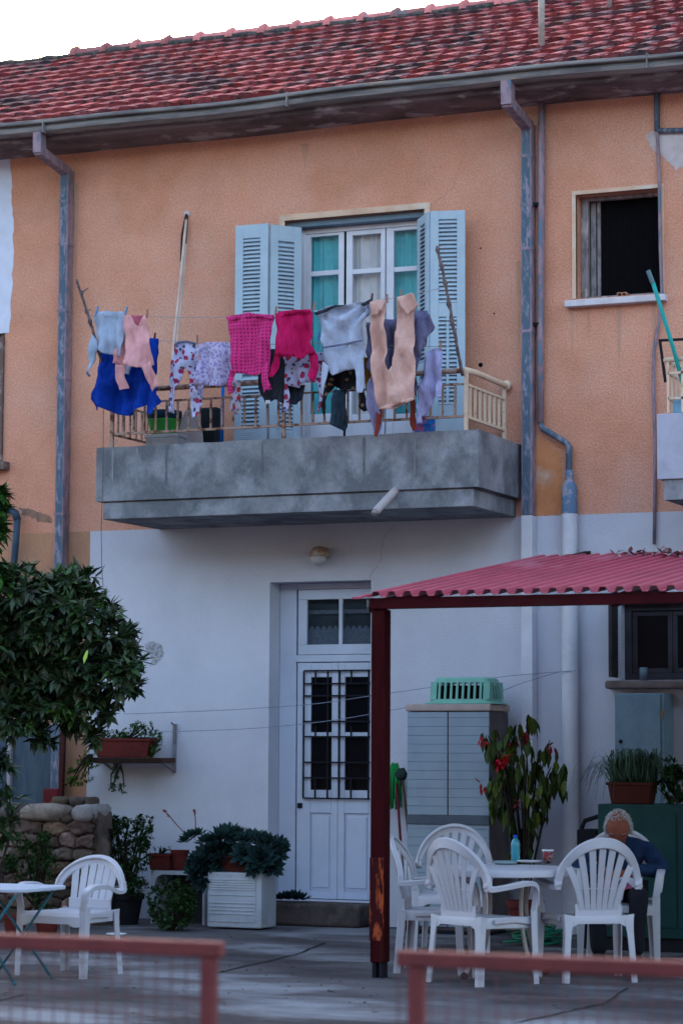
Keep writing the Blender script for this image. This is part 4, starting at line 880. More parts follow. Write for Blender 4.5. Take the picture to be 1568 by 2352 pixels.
# round board
m = MB(); c = W(438, 1010, -.55); pr = [( .155*math.cos(t*math.pi/24), .235*math.sin(t*math.pi/24)) for t in range(25)]
x0 = X(441, 990, -.62); zb_ = fz; ztb = Z(432, 938, -.62)
pts = [(x0-.105, zb_), (x0+.125, zb_)]+[(x0-.02+.125*math.cos(t*math.pi/16)*(1-.0*t)+.02*(t < 8), zb_+(ztb-zb_)*(.35+.65*math.sin(t*math.pi/16))) for t in range(0, 17)]
m.poly(pts, -.64, -.615); solo(m.build('leaning_board', mat('grey_board', (.38, .33, .35), (.32, .27, .29), rough=.7), bevel=.004), 'grey round topped board propped on the balcony beside the green tub', 'board')
boxat(458, 498, 935, -.45, .16, mat('black_plastic', (.015, .02, .025), rough=.5), 'black_case', 'black plastic case upright on balcony right of the round board', 'case', bevel=.02)
m = MB(); m.tube([W(513, 870, -.5), W(508, 1015, -.6)], .016, 8); solo(m.build('blue_pole', mat('blue_pole_plastic', (.01, .12, .45), rough=.4), smooth=True), 'short blue pole standing on the balcony left of the open shutters', 'pole')
m = MB(); m.obox(W(975, 978, -.7), (.07, 0, 0), (0, .06, 0), (0, 0, .06)); m.add([W(955, 955, -.77), W(996, 955, -.77), W(996, 975, -.77), W(955, 975, -.77)], [(0, 1, 2, 3)])
solo(m.build('shopping_bag', mat('blue_print_bag', (.03, .16, .55), (.5, .12, .3), scale=9, rough=.7, lo=.52, hi=.56)), 'crumpled blue and pink bag at the foot of the right shutter', 'bag')
# neighbour's balcony: teal pole, bottle
m = MB(); m.tube([W(1498, 648, -1.25), W(1545, 800, -1.05), W(1572, 900, -.9), W(1600, 1010, -.8)], .017, 8); tp = m.build('teal_pole', mat('teal_pole_paint', (.03, .36, .36), rough=.4), smooth=True); solo(tp, 'teal pole leaning out over the right hand balcony corner', 'pole')
m = MB(); m.tube([W(1487, 621, -1.27), W(1498, 650, -1.25)], .019, 8); m.build('grey_tip', mat('grey_tip', (.12, .2, .24), rough=.7), tp)
p = W(1556, 948, -.9); m = MB(); m.lathe([(.0, .0), (.035, 0), (.038, .02), (.038, .11), (.02, .14), (.018, .16), (.0, .16)], p+V((0, 0, -.03)), 14)
solo(m.build('bottle', mat('pale_blue_plastic', (.22, .42, .62), rough=.3), smooth=True), 'pale blue bottle standing on the right hand balcony by its railing', 'bottle')

# ================================================================== CANOPY
YF = -4.60; zc_ = 2.60; YB = -1.25
xL = X(868, 1380, YF)
zf = Z(1200, 1357, YF); zb2 = Z(1300, 1277, YB); XE = 9.0
can = thing('canopy', 'red corrugated metal canopy on a dark maroon post over the table', 'canopy', (xL, -4.52, 0))
CANM = mat('red_corrugated_sheet', (.38, .05, .095), (.31, .04, .075), scale=3, rough=.45, c3=(.46, .16, .23), s3=1.6, lo3=.56, hi3=.72, bump=.15, bscale=30, spec=.4, stretch=(1, .35, 1))
m = MB(); pit = .1115; prof = [(0, .0), (.022, 0), (.036, .034), (.062, .036), (.080, .034), (.096, .002), (pit, 0)]
x = xL-.06; k = len(prof); vsF = []; vsB = []
while x < XE:
    for u, h in prof[:-1]: vsF.append((x+u, YF-.04, zf-.02+h)); vsB.append((x+u, YB, zb2-.02+h))
    x += pit
nF = len(vsF); mids = []
lay = [vsF]; 
for q in range(1, 6):
    t = q/6; lay.append([(a[0], a[1]+(b[1]-a[1])*t, a[2]+(b[2]-a[2])*t) for a, b in zip(vsF, vsB)])
lay.append(vsB); vs = [p for L_ in lay for p in L_]
m.add(vs, [(j*nF+i, j*nF+i+1, (j+1)*nF+i+1, (j+1)*nF+i) for j in range(6) for i in range(nF-1)])
sh = m.build('roof_sheet', CANM, can); s_ = sh.modifiers.new('t', 'SOLIDIFY'); s_.thickness = .004; s_.offset = -1
m = MB(); q = X(886, 1380, YF); m.box(xL-.055, XE, YF-.005, YF+.075, Z(1200, 1392, YF), zf-.026); bz = Z(1200, 1392, YF)
m.build('beam', MAROON, can, bevel=.004)
sl_ = (zb2-zf)/(YB-YF)
for xr2 in (xL-.03, xL+1.6, xL+3.2, xL+4.8):
    m = MB(); m.bar((xr2, YF+.08, zf-.07), (xr2, -.005, zf-.07+sl_*(-YF-.085)), .05, .075); m.build('rafter', MAROON, can)
px_l, px_r = X(863, 1800, -4.52), X(897, 1800, -4.52)
def postmesh(x0, x1, name='post'):
    m = MB(); m.box(x0, x1, -4.578, -4.47, .10, bz-.002); return m
POSTM = mat('maroon_post_paint', (.042, .005, .007), (.028, .004, .005), scale=5, rough=.7, c3=(.05, .012, .010), s3=4, stretch=(3, 3, .5), spec=.03)
m = postmesh(px_l-.015, px_r-.022); po = m.build('post', POSTM, can, bevel=.006)
m = MB(); m.box(px_l-.0175, px_r-.024, -4.5805, -4.50, .24, .78); ru = m.build('rust_patch', mat('flaking_rust', (.042, .005, .007), (.36, .07, .025), scale=11, rough=.9, lo=.50, hi=.60, bump=.5, stretch=(2, 2, .6)), po)
m = MB(); m.box(px_l-.005, px_l+.02, -4.56, -4.49, -.01, .10); m.box(px_r-.055, px_r-.03, -4.56, -4.49, -.01, .10); m.build('foot_bracket', BLACKM, can)
m = MB(); m.box(xL+3.9, xL+4.02, -4.578, -4.47, 0, bz-.002); m.build('post', POSTM, can, bevel=.006)
q = W(830, 1372, YF-.2); m = MB(); m.bar(W(815, 1374, YF-.15), W(848, 1366, YF+.05), .05, .012); m.build('edge_flashing', CANM, can)
m = MB(); m.box(px_l-.05, px_l-.035, -4.57, -4.48, bz-.02, zf-.03); m.build('end_plate', CONC_D, can)
# leaf litter and droppings on the top edge
m = MB()
for i in range(120):
    px = rnd(1405, 1600); t = rnd(0, .12)+max(0, (px-1480)/900); y = YB-t*(YB-YF)*1; z = zb2+(zf-zb2)*t
    p = W(px, 1275, y); m.leaf((p.x, y, z+.02), rv(), rnd(.04, .10), rnd(.03, .05), col=random.choice([(.35, .3, .3), (1.6, 1.2, 1.2), (.5, .1, .25), (.8, .7, .7)]))
solo(m.build('leaf_litter', mat('dry_litter', (.3, .26, .27), rough=1, attr=True)), 'dry leaf litter lying on the top edge of the red canopy', 'litter')['kind'] = 'stuff'

# ================================================================== RED FENCES in the foreground
FM = mat('salmon_fence_paint', (.19, .052, .055), (.155, .043, .048), scale=10, rough=.7, c3=(.12, .04, .04), s3=6)
WM = mat('thin_mesh_wire', (.16, .08, .09), rough=.8)
def fence(pc, y_top, x_far, left, label):
    YY = -13.2; p = W(pc, y_top, YY); th = .046; zt4 = p.z
    t = thing('fence_panel', label, 'fence', (p.x, YY, 0), 'salmon metal fence panels')
    xf = p.x+(-1 if left else 1)*x_far; a, b = sorted((xf, p.x+(.02 if left else -.035)))
    m = MB(); m.box(a, b, YY-th/2, YY+th/2, zt4-th, zt4); m.build('top_rail', FM, t, bevel=.008)
    x = p.x-(th/2 if left else -th/2)
    for px_ in (x, xf): 
        m = MB(); m.box(px_-th/2, px_+th/2, YY-th/2+.002, YY+th/2-.002, 0, zt4-th-.001); m.build('post', FM, t, bevel=.008)
    m = MB(); m.box(a, b, YY-th/2+.003, YY+th/2-.003, .12, .16); m.build('bottom_rail', FM, t)
    m = MB(); r = .0016; c = a
    while c < b: m.box(c-r, c+r, YY-r, YY+r, .16, zt4-th); c += .05
    z = .18
    while z < zt4-th: m.box(a, b, YY-r*.8, YY+r*.8, z-r, z+r); z += .05
    m.build('wire_mesh', WM, t)
fence(498, 2163, 3.0, True, 'out of focus salmon metal fence panel at the left, wire mesh infill')
fence(940, 2183, 3.0, False, 'out of focus salmon metal fence panel at the right, in front of the chairs')

# ================================================================== PLASTIC ARMCHAIRS
def catmull(P, n=6):
    P = [V(p) for p in P]; out = []
    for i in range(len(P)-1):
        a, b, c, d = P[max(i-1, 0)], P[i], P[i+1], P[min(i+2, len(P)-1)]
        for k in range(n):
            t = k/n; out.append(.5*((2*b)+(c-a)*t+(2*a-5*b+4*c-d)*t*t+(3*b-a-3*c+d)*t*t*t))
    return out+[P[-1]]
def make_chair(high=True, label='', group=None):
    top = .925 if high else .785; base = .595 if high else .55; lean = .26 if high else .30
    t = thing('garden_chair', label, 'chair', (0, 0, 0), group)
    def back(x, z, off=0): return V((x, -.19-(z-.42)*lean+.9*x*x*min(1, (z-.40)*3)+off, z))
    # backrest: arched rim and fanning slats
    m = MB(); rx = .288; rz = top-base-.03; P = []; Wd = []
    for i in range(25):
        a = math.pi*i/24; P.append(back(rx*math.cos(a)*.94, base+rz*math.sin(a))); Wd.append(V((math.cos(a)*.9, 0, math.sin(a))))
    wl = [.042+.030*math.sin(math.pi*i/24) for i in range(25)]
    m.sweep(P, Wd, wl, .022)
    m.sweep([p+V((0, .012, 0))+w_*.018 for p, w_ in zip(P, Wd)], Wd, .016, .034)
    ns = 7 if high else 6; half = (ns-1)/2
    for i in range(ns):
        k = i-half; xt = k*(.071 if high else .066); xb = k*(.037 if high else .058); ir = rx*.94-.02
        zt = base+(rz-.015)*math.sqrt(max(0, 1-(xt/ir)**2)); P = []; ww = []
        for j in range(11):
            s = j/10; z = .44+(zt-.44)*s; x = xb+(xt-xb)*s**1.55; P.append(back(x, z)); ww.append((.034+.012*s) if high else (.050+.008*s))
        m.sweep(P, V((1, 0, 0)), ww, .010)
    w0 = (.155 if high else .175)
    P = [back(-w0+2*w0*i/10, .455) for i in range(11)]; m.sweep(P, V((0, 0, 1)), .09, .012)
    if high: P = [back(-.14+.28*i/8, .60) for i in range(9)]; m.sweep(P, V((0, 0, 1)), .006, .012)
    m.build('backrest', PLAST, t, smooth=False, local=True, bevel=0)
    # seat
    m = MB(); n = 12; vs = []
    for j in range(n+1):
        v = j/n; y = -.215+.46*v
        for i in range(n+1):
            u = i/n*2-1; hw = .205+.035*v; x = u*hw
            z = .425-.016*(1-u*u)*math.sin(math.pi*min(1, v*1.1))-.022*max(0, v-.82)**2*30-.0*v
            if abs(u) > .99: z -= .0
            vs.append((x, y+.012*(1-u*u)*(v > .9), z))
    fs = [(j*(n+1)+i, j*(n+1)+i+1, (j+1)*(n+1)+i+1, (j+1)*(n+1)+i) for j in range(n) for i in range(n)]
    m.add(vs, fs)
    ring = [i for i in range(n+1)]+[(j)*(n+1)+n for j in range(1, n+1)]+[n*(n+1)+i for i in range(n-1, -1, -1)]+[j*(n+1) for j in range(n-1, 0, -1)]
    V2 = []; 
    for r in ring:
        p = V(vs[r]); c = V((0, .02, p.z)); o = (p-c); o.z = 0; o = o.normalized()*.004
        drop = .05+.018*(abs(p.x) > .17)
        V2 += [p, p+o-V((0, 0, .006)), p+o-V((0, 0, drop))]
    L = len(ring)
    m.add(V2, [(3*i+q, 3*i+q+1, 3*((i+1) % L)+q+1, 3*((i+1) % L)+q) for i in range(L) for q in (0, 1)])
    so = m.build('seat', PLAST, t, smooth=True, local=True); s_ = so.modifiers.new('t', 'SOLIDIFY'); s_.thickness = .006; s_.offset = -1
    e = so.modifiers.new('es', 'EDGE_SPLIT'); e.split_angle = math.radians(50)
    for s in (-1, 1):
        # arm: from the rim forward, curling down to the front leg
        m = MB(); b0 = back(s*rx*.94, base+.02)
        P = catmull([b0+V((0, -.0, .05)), b0, (s*.285, b0.y+.10, base-.005+(.03 if high else .02)), (s*.298, .02, .635 if high else .60), (s*.298, .14, .645 if high else .605), (s*.292, .205, .62 if high else .585), (s*.278, .226, .55), (s*.262, .222, .46)], 5)
        n_ = len(P); Wd = []
        for i in range(n_):
            u = i/(n_-1); Wd.append(V((1, 0, .5*(1-min(1, u*2.2)))))
        m.sweep(P, Wd, [.05+.008*math.sin(math.pi*i/(n_-1)) for i in range(n_)], .020)
        m.sweep([p+V((s*.022, 0, -.012)) for p in P[3:-3]], V((0, 0, 1)), .022, .010)
        m.build('armrest', PLAST, t, smooth=False, local=True)
        # front leg (angle section)
        m = MB(); P = [(s*.262, .222, .465), (s*.262, .225, .38), (s*.266, .232, .18), (s*.270, .240, .0)]
        m.sweep(P, V((1, 0, 0)), [.058, .058, .048, .040], .009); m.sweep([V(p)+V((s*.024-(i*.003*s), -.022, 0)) for i, p in enumerate(P)], V((0, 1, 0)), [.05, .05, .042, .036], .009)
        m.sweep([(s*.235, -.10, .40), (s*.24, .08, .405), (s*.255, .22, .40)], V((0, 0, 1)), [.03, .03, .055], .012)
        m.build('leg', PLAST, t, local=True)
        m = MB(); P = catmull([(s*.195, -.212, .43), (s*.205, -.218, .36), (s*.218, -.232, .18), (s*.228, -.245, .0)], 4)
        nP = len(P); ww = [.085-.04*min(1, i/(nP-1)*2.2)-.006*i/(nP-1) for i in range(nP)]
        m.sweep(P, V((1, 0, 0)), ww, .010); m.sweep([p+V((s*(ww[i]/2-.004), .022, 0)) for i, p in enumerate(P)], V((0, 1, 0)), [.055-.012*i/(nP-1) for i in range(nP)], .009)
        m.build('leg', PLAST, t, local=True)
    return t
def copy_thing(r, label):
    c = r.copy(); bpy.context.collection.objects.link(c); c['label'] = label
    for ch in r.children:
        d = ch.copy(); bpy.context.collection.objects.link(d); d.parent = c
        for g2 in ch.children: e = g2.copy(); bpy.context.collection.objects.link(e); e.parent = d
    return c
def place(o, x, y, fx, fy, s=1.0):
    o.location = (x, y, 0); o.rotation_euler = (0, 0, math.atan2(-fx, fy)); o.scale = (s, s, s)
cg = 'white plastic armchairs around the round table'
A_ = make_chair(True, 'front left white plastic armchair seen from behind, turned right towards the table', cg)
B_ = copy_thing(A_, 'white plastic armchair half hidden behind the maroon post'); D_ = copy_thing(A_, 'white plastic armchair behind the table in front of the grey cabinet')
C_ = copy_thing(A_, 'white plastic armchair seen straight from behind, in front of the old man'); E_ch = copy_thing(A_, 'white plastic armchair the grey haired man sits in')
def ctr(p, q):   # rear feet given -> centre and facing
    return p, q
def from_rear(rn, rf, s=1.0, flip=1):
    a = G(*rn); b = G(*rf); mid = (a+b)/2; d = (b-a); d.z = 0; d.normalize(); f = V((-d.y, d.x, 0))*flip
    return mid+f*.245*s, f
a0 = G(1097, 2268); fA = V((R0.x*.76+FW.x*.65, R0.y*.76+FW.y*.65, 0)).normalized(); lf_ = V((-fA.y, fA.x, 0)); c = a0+lf_*.235+fA*.245; place(A_, c.x, c.y, fA.x, fA.y, 1.0)
c, f = from_rear((900, 2237), (932, 2221), flip=-1); place(B_, c.x, c.y, f.x, f.y, .98)
c, f = from_rear((1309, 2259), (1448, 2257), flip=1); place(C_, c.x-.0, c.y, f.x, f.y, 1.0)
d0 = G(1050, 2181); place(D_, d0.x-.02, d0.y-.05, .30, -.95)
e0 = G(1425, 2212); EC = V((e0.x-.07, e0.y+.20, 0)); EF = V((.26, -.95, 0)).normalized(); place(E_ch, EC.x, EC.y, EF.x, EF.y)
L_ = make_chair(False, 'low backed white plastic armchair alone at the left beside the small table', None)
c = (G(55, 2242)+G(221, 2247)+G(243, 2233)+G(126, 2230))/4; place(L_, c.x+.02, c.y-.02, -.14, -.985, .98)
L_['group'] = cg; del L_['group']

# ---- round table with things on it
tc_ = G(1160, 1991, .72); tb = thing('round_table', 'round white plastic garden table in the middle of the chairs', 'table', (tc_.x, tc_.y, 0))
m = MB(); R = .47; m.lathe([(0, .715), (R-.02, .718), (R-.004, .714), (R, .705), (R, .672), (R-.012, .668), (R-.02, .70), (0, .70)], tc_*1-V((0, 0, tc_.z)), 48)
m.build('tabletop', PLAST, tb, smooth=True).modifiers.new('es', 'EDGE_SPLIT').split_angle = math.radians(35)
TUBEM = mat('cream_tube_metal', (.42, .36, .36), (.34, .28, .28), rough=.45, metal=.1)
for k in range(4):
    a = math.pi/4+k*math.pi/2+.2; d = V((math.cos(a), math.sin(a), 0)); b = V((tc_.x, tc_.y, 0))
    m = MB(); m.tube(catmull([b+d*.20+V((0, 0, .70)), b+d*.17+V((0, 0, .45)), b+d*.22+V((0, 0, .20)), b+d*.33+V((0, 0, .03))], 6), .015, 8); m.sph(b+d*.335+V((0, 0, .022)), .026, 8, 6, mi=1)
    m.build('leg', [TUBEM, BLACKM], tb, smooth=True)
m = MB(); b = V((tc_.x, tc_.y, 0)); pts = [b+V((math.cos(t*math.pi/12)*.18, math.sin(t*math.pi/12)*.18, .33)) for t in range(25)]; m.tube(pts, .009, 6); m.build('ring_brace', TUBEM, tb, smooth=True)
ztb = .7195
def on_table(px, py): p = G(px, py, ztb); return V((p.x, p.y, ztb))
p = on_table(1183, 1979); b = thing('water_bottle', 'clear blue plastic water bottle with blue cap standing on the table', 'bottle', p)
m = MB(); m.lathe([(0, .002), (.028, .0), (.032, .01), (.030, .05), (.033, .07), (.030, .10), (.033, .12), (.026, .145), (.013, .158), (.012, .165)], p, 18); m.build('body', mat('blue_clear_plastic', (.10, .50, .66), rough=.12, trans=.55, spec=.5), b, smooth=True)
m = MB(); m.lathe([(0, .182), (.0135, .182), (.0145, .178), (.0145, .163), (0, .163)], p, 14); m.build('cap', mat('blue_cap', (.01, .10, .60), rough=.4), b, smooth=True)
p = on_table(1257, 1983); b = thing('paper_cup', 'paper cup with reddish print on the table near the right chair', 'cup', p)
m = MB(); m.lathe([(0, .002), (.028, .0), (.037, .09), (.035, .09), (.026, .008), (0, .008)], p, 18); m.build('wall', mat('printed_cup', (.20, .03, .05), (.28, .24, .18), scale=22, rough=.5, lo=.48, hi=.52, c3=(.02, .02, .06), s3=14, lo3=.56, hi3=.6), b, smooth=True)
m = MB(); m.lathe([(.037, .082), (.0405, .084), (.0405, .093), (.036, .094)], p, 18); m.build('rim', WFR, b, smooth=True)
p = on_table(1160, 1985); m = MB(); m.lathe([(0, .002), (.07, .0), (.085, .02), (.08, .022), (.065, .008), (0, .008)], p, 22); solo(m.build('glass_dish', mat('pale_glass', (.35, .48, .55), rough=.1, trans=.4), smooth=True), 'low round glass dish on the table left of the bottle', 'dish')
p = on_table(1216, 1982); m = MB(); m.lathe([(0, .003), (.055, .0), (.09, .014), (.088, .017), (.054, .006), (0, .007)], p, 22); solo(m.build('plate', WFR, smooth=True), 'white plate on the table between bottle and cup', 'plate')
m = MB(); p = on_table(1225, 1980)

# ---- small folding table at the left
t0 = G(60, 2052, .66)
tl = thing('folding_table', 'small pale folding table with teal legs cut off by the left edge', 'table', (G(60, 2255).x, G(60, 2255).y, 0))
q = G(60, 2255); zt5 = 1.46-(2049-1732)/366.0
x1 = X(140, 2050, q.y)-.17
m = MB(); m.add([], []); m.poly([], 0, 0) if False else None
m = MB(); 
def rrect(x0, x1, y0, y1, r, n=5):
    out = []
    for cx, cy, a0 in ((x1-r, y1-r, 0), (x0+r, y1-r, 90), (x0+r, y0+r, 180), (x1-r, y0+r, 270)):
        for k in range(n+1): a = math.radians(a0+90*k/n); out.append((cx+r*math.cos(a), cy+r*math.sin(a)))
    return out
rr = rrect(x1-.62, x1+.02, q.y-.22, q.y+.40, .10); n = len(rr)
m.add([(x, y, zt5) for x, y in rr]+[(x, y, zt5-.022) for x, y in rr], [tuple(range(n)), tuple(range(2*n-1, n-1, -1))]+[(i, i+n, (i+1) % n+n, (i+1) % n) for i in range(n)])
m.build('tabletop', mat('pale_grey_table_top', (.50, .54, .66), (.44, .48, .6), rough=.4), tl, bevel=.005)
TEALM = mat('teal_leg_paint', (.03, .12, .16), (.02, .09, .12), rough=.5)
for (a, b) in (((34, 2264), (0, 0)), ((119, 2249), (0, 0))):
    p = G(*a); m = MB(); up = V((p.x-.0, p.y+.0, 0)); tgt = V((x1-.60 if a[0] > 100 else x1-.50, p.y+.02, zt5-.025))
    if a[0] > 100: tgt = V((p.x-.46, p.y, zt5-.03))
    else: tgt = V((p.x-.40, p.y, zt5-.03))
    m.tube([p+V((0, 0, .01)), tgt], .009, 8); m.sph(p+V((0, 0, .012)), .013, 8, 6); m.build('leg', TEALM, tl, smooth=True)
for a in ((34, 2264), (119, 2249)):
    p = G(*a); m = MB(); m.tube([p+V((-.42, .0, .01)), V((p.x+.0, p.y, zt5-.03))], .009, 8); m.build('leg', TEALM, tl, smooth=True)

# ================================================================== CABINETS etc. under the canopy
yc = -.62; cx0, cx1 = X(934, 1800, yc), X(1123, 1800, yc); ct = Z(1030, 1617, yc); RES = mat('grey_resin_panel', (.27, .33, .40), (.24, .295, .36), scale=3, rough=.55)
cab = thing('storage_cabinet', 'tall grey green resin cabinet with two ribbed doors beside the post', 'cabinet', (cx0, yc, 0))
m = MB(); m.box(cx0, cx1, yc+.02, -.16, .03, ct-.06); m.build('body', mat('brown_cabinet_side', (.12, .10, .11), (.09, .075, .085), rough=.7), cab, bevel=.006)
m = MB(); m.box(cx0-.012, cx1+.012, yc-.012, -.15, ct-.058, ct); m.build('top', mat('beige_cabinet_top', (.42, .33, .31), (.36, .28, .26), rough=.6), cab, bevel=.012)
cm = (cx0+cx1)/2; zmid0, zmid1 = Z(1030, 1886, yc), Z(1030, 1874, yc)
for (a, b_) in ((cx0+.004, cm-.006), (cm+.006, cx1-.004)):
    for (c0_, c1_) in ((.06, zmid0-.03), (zmid1+.005, ct-.065)):
        m = MB(); z = c0_; 
        while z < c1_-.01:
            z1_ = min(z+.072, c1_); m.add([(a, yc+.003, z), (b_, yc+.003, z), (b_, yc-.001, z+.003), (a, yc-.001, z+.003), (b_, yc+.0, z1_-.001), (a, yc+.0, z1_-.001), (b_, yc+.003, z1_), (a, yc+.003, z1_)], [(0,1,2,3), (3,2,4,5), (5,4,6,7)]); z = z1_
        m.box(a, b_, yc+.0032, yc+.019, c0_, c1_); d = m.build('door', RES, cab)
m = MB(); m.box(cx0+.0, cx1-.0, yc-.010, yc+.018, zmid0-.028, zmid1+.003); m.build('handle_strip', mat('slate_strip', (.09, .11, .14), rough=.5), cab, bevel=.004)
m = MB(); m.box(cx0+.01, cx1-.01, yc+.01, -.17, 0, .03); m.build('plinth', BLACKM, cab)
# upturned basket on the cabinet
GB = mat('mint_basket_plastic', (.19, .42, .35), (.15, .36, .30), rough=.45)
b0, b1 = X(982, 1590, yc), X(1122, 1590, yc); hgt = Z(1050, 1555, yc)-ct; bk = thing('laundry_basket', 'mint green slotted laundry basket upside down on the cabinet', 'basket', ((b0+b1)/2, yc+.2, ct))
m = MB(); bw = (b1-b0)/2; bxc = (b0+b1)/2+.0; byc = yc+.20; bd = .17
def ringpts(w, d, z, r=.05, n=4): return [V((bxc+x, byc+y, z)) for x, y in rrect(-w, w, -d, d, r, n)]
m2 = MB(); lv_ = [(bw+.035, bd+.035, 0), (bw+.03, bd+.03, .014), (bw+.005, bd+.005, .016), (bw-.002, bd-.002, .04)]
rr_ = [ringpts(a, b, ct+.002+z) for a, b, z in lv_]; n = len(rr_[0])
m2.add([p for r in rr_ for p in r], [(j*n+i, j*n+(i+1) % n, (j+1)*n+(i+1) % n, (j+1)*n+i) for j in range(len(rr_)-1) for i in range(n)])
rr_ = [ringpts(bw-.022, bd-.022, ct+hgt*.80), ringpts(bw-.028, bd-.028, ct+hgt*.93), ringpts(bw-.045, bd-.045, ct+hgt, .04)]
m2.add([p for r in rr_ for p in r], [(j*n+i, j*n+(i+1) % n, (j+1)*n+(i+1) % n, (j+1)*n+i) for j in range(2) for i in range(n)]+[tuple(2*n+i for i in range(n))])
A0 = ringpts(bw-.002, bd-.002, ct+.04); A1 = ringpts(bw-.022, bd-.022, ct+hgt*.81)
for s in (-1, 1):
    k = 9
    for i in range(k+1):
        x = -1+2*i/k; w = .018 if i not in (0, k) else .05
        m2.obox((bxc+x*(bw-.035), byc+s*(bd-.012), ct+.04+(hgt*.81-.04)/2), (w*.55, 0, 0), (0, .004, 0), (0, -s*.010, (hgt*.81-.04)/2+.004))
    for i in range(6):
        y = -1+2*i/5; w = .018 if i not in (0, 5) else .04
        m2.obox((bxc+s*(bw-.012), byc+y*(bd-.035), ct+.04+(hgt*.81-.04)/2), (.004, 0, 0), (0, w*.55, 0), (-s*.010, 0, (hgt*.81-.04)/2+.004))
m2.build('basket_shell', GB, bk, smooth=False)
m = MB(); m.box(bxc-bw*.9, bxc+bw*.9, byc-.09, byc+.09, ct+.003, ct+hgt*.7); m.build('dark_inside', DARK, bk)
# mops behind the post
def broom(px_t, py_t, px_b, py_b, hm, head, label, Yt=-.12, Yb=-.55, rr2=.012):
    top = W(px_t, py_t, Yt); bot = W(px_b, py_b, Yb); t = thing('mop', label, 'mop', (bot.x, bot.y, 0), 'mops leaning on the wall')
    m = MB(); m.tube([top, V((bot.x, bot.y, .01))], rr2, 8); m.build('handle', hm, t, smooth=True)
    m = MB()
    if head[0] == 'mop':
        for i in range(70): a = rnd(0, 6.28); r = rnd(.02, .055); p = top+V((math.cos(a)*r*.5, math.sin(a)*r*.4-.02, rnd(0, .05))); m.tube([p, p+V((math.cos(a)*r*.6, math.sin(a)*r*.3, -.10)), p+V((math.cos(a)*r*.7, math.sin(a)*r*.3, -rnd(.22, .36)))], .006, 5)
    else: m.sph(top+V((0, -.02, 0)), (.055, .04, .05), 12, 8, .35, 3); m.tube([top+V((0, -.01, -.02)), top+V((.0, -.01, -.09))], [.035, .015], 8)
    m.build('head', head[1], t, smooth=True)
broom(908, 1765, 934, 2095, mat('dark_red_handle', (.13, .015, .03), rough=.5), ('mop', mat('green_mop_yarn', (.02, .30, .08), (.015, .22, .06), rough=.9)), 'green string mop standing head up right of the post')
broom(923, 1778, 962, 2060, mat('brown_handle', (.08, .05, .04), rough=.6), ('brush', mat('dark_brush', (.03, .05, .05), rough=1, bump=.8)), 'dark bristle mop next to the green one by the cabinet', Yt=-.14, Yb=-.75)

# electricity cabinet on the wall
ec0, ec1 = X(1410, 1700, -.28), X(1524, 1700, -.28); e0z, e1z = .95, Z(1470, 1592, -.28)
eb = thing('meter_box', 'pale blue metal cupboard on the wall below the dark window', 'cupboard', (ec0, -.28, e0z))
m = MB(); m.box(ec0, ec1, -.27, -.01, e0z, e1z); m.build('body', mat('pale_blue_metal', (.16, .24, .31), (.13, .20, .27), rough=.45), eb, bevel=.006)
m = MB(); m.box(ec0+.006, ec1-.03, -.285, -.272, e0z+.01, e1z-.012); m.build('door', MATS['pale_blue_metal'], eb, bevel=.003)
m = MB(); q = W(1424, 1703, -.29); m.sph(q, (.016, .01, .016), 10, 6); m.build('lock', BLACKM, eb); 
m = MB(); q = W(1521, 1640, -.29); m.box(ec1-.026, ec1-.008, -.292, -.272, q.z-.03, q.z+.03); m.box(ec1-.026, ec1-.008, -.292, -.272, q.z-.5, q.z-.44); m.build('hinge', mat('brass', (.25, .18, .10), rough=.5), eb)
# tin on the sill
p = W(1477, 1563, -.10); m = MB(); zz = LW[2]; m.lathe([(0, 0), (.034, 0), (.034, .10), (.03, .105), (0, .105)], (p.x, -.10, Z(1470, 1563, -.12)+.002), 16); solo(m.build('tin', mat('blue_grey_tin', (.14, .2, .26), rough=.5, metal=.3), smooth=True), 'blue grey tin standing on the sill of the dark lower window', 'tin')
# green metal cabinet
gy0 = -1.62; gx0 = X(1372, 2000, gy0); gz = Z(1470, 1848, gy0); gcb = thing('green_cabinet', 'dark green metal cabinet behind the seated man', 'cabinet', (gx0, gy0, 0))
GM = mat('dark_green_metal', (.012, .050, .052), (.009, .038, .040), scale=4, rough=.5)
m = MB(); m.box(gx0, gx0+1.5, gy0, gy0+.62, .10, gz); m.build('body', GM, gcb, bevel=.008)
m = MB(); m.box(X(1440, 2000, gy0), X(1552, 2000, gy0), gy0-.008, gy0-.001, .18, Z(1500, 1868, gy0)); m.box(X(1558, 2000, gy0), X(1558, 2000, gy0)+.6, gy0-.008, gy0-.001, .18, Z(1500, 1868, gy0)); m.build('door', GM, gcb, bevel=.004)
m = MB(); m.box(gx0+.03, gx0+1.45, gy0+.03, gy0+.6, 0, .10); m.build('base', BLACKM, gcb)
# black bin bag / case left of it
p = G(1345, 2165); m = MB(); xa1 = X(1328, 1950, -1.5); m.box(xa1, xa1+.16, -1.55, -1.25, .0, Z(1345, 1905, -1.5)); m.tube([(xa1+.02, -1.5, Z(1345, 1905, -1.5)), (xa1+.05, -1.5, Z(1345, 1885, -1.5)), (gx0, -1.5, Z(1360, 1872, -1.5))], .02, 6)
solo(m.build('black_trolley', mat('black_fabric', (.012, .012, .018), rough=.9), bevel=.02), 'black shopping trolley squeezed beside the green cabinet', 'trolley')
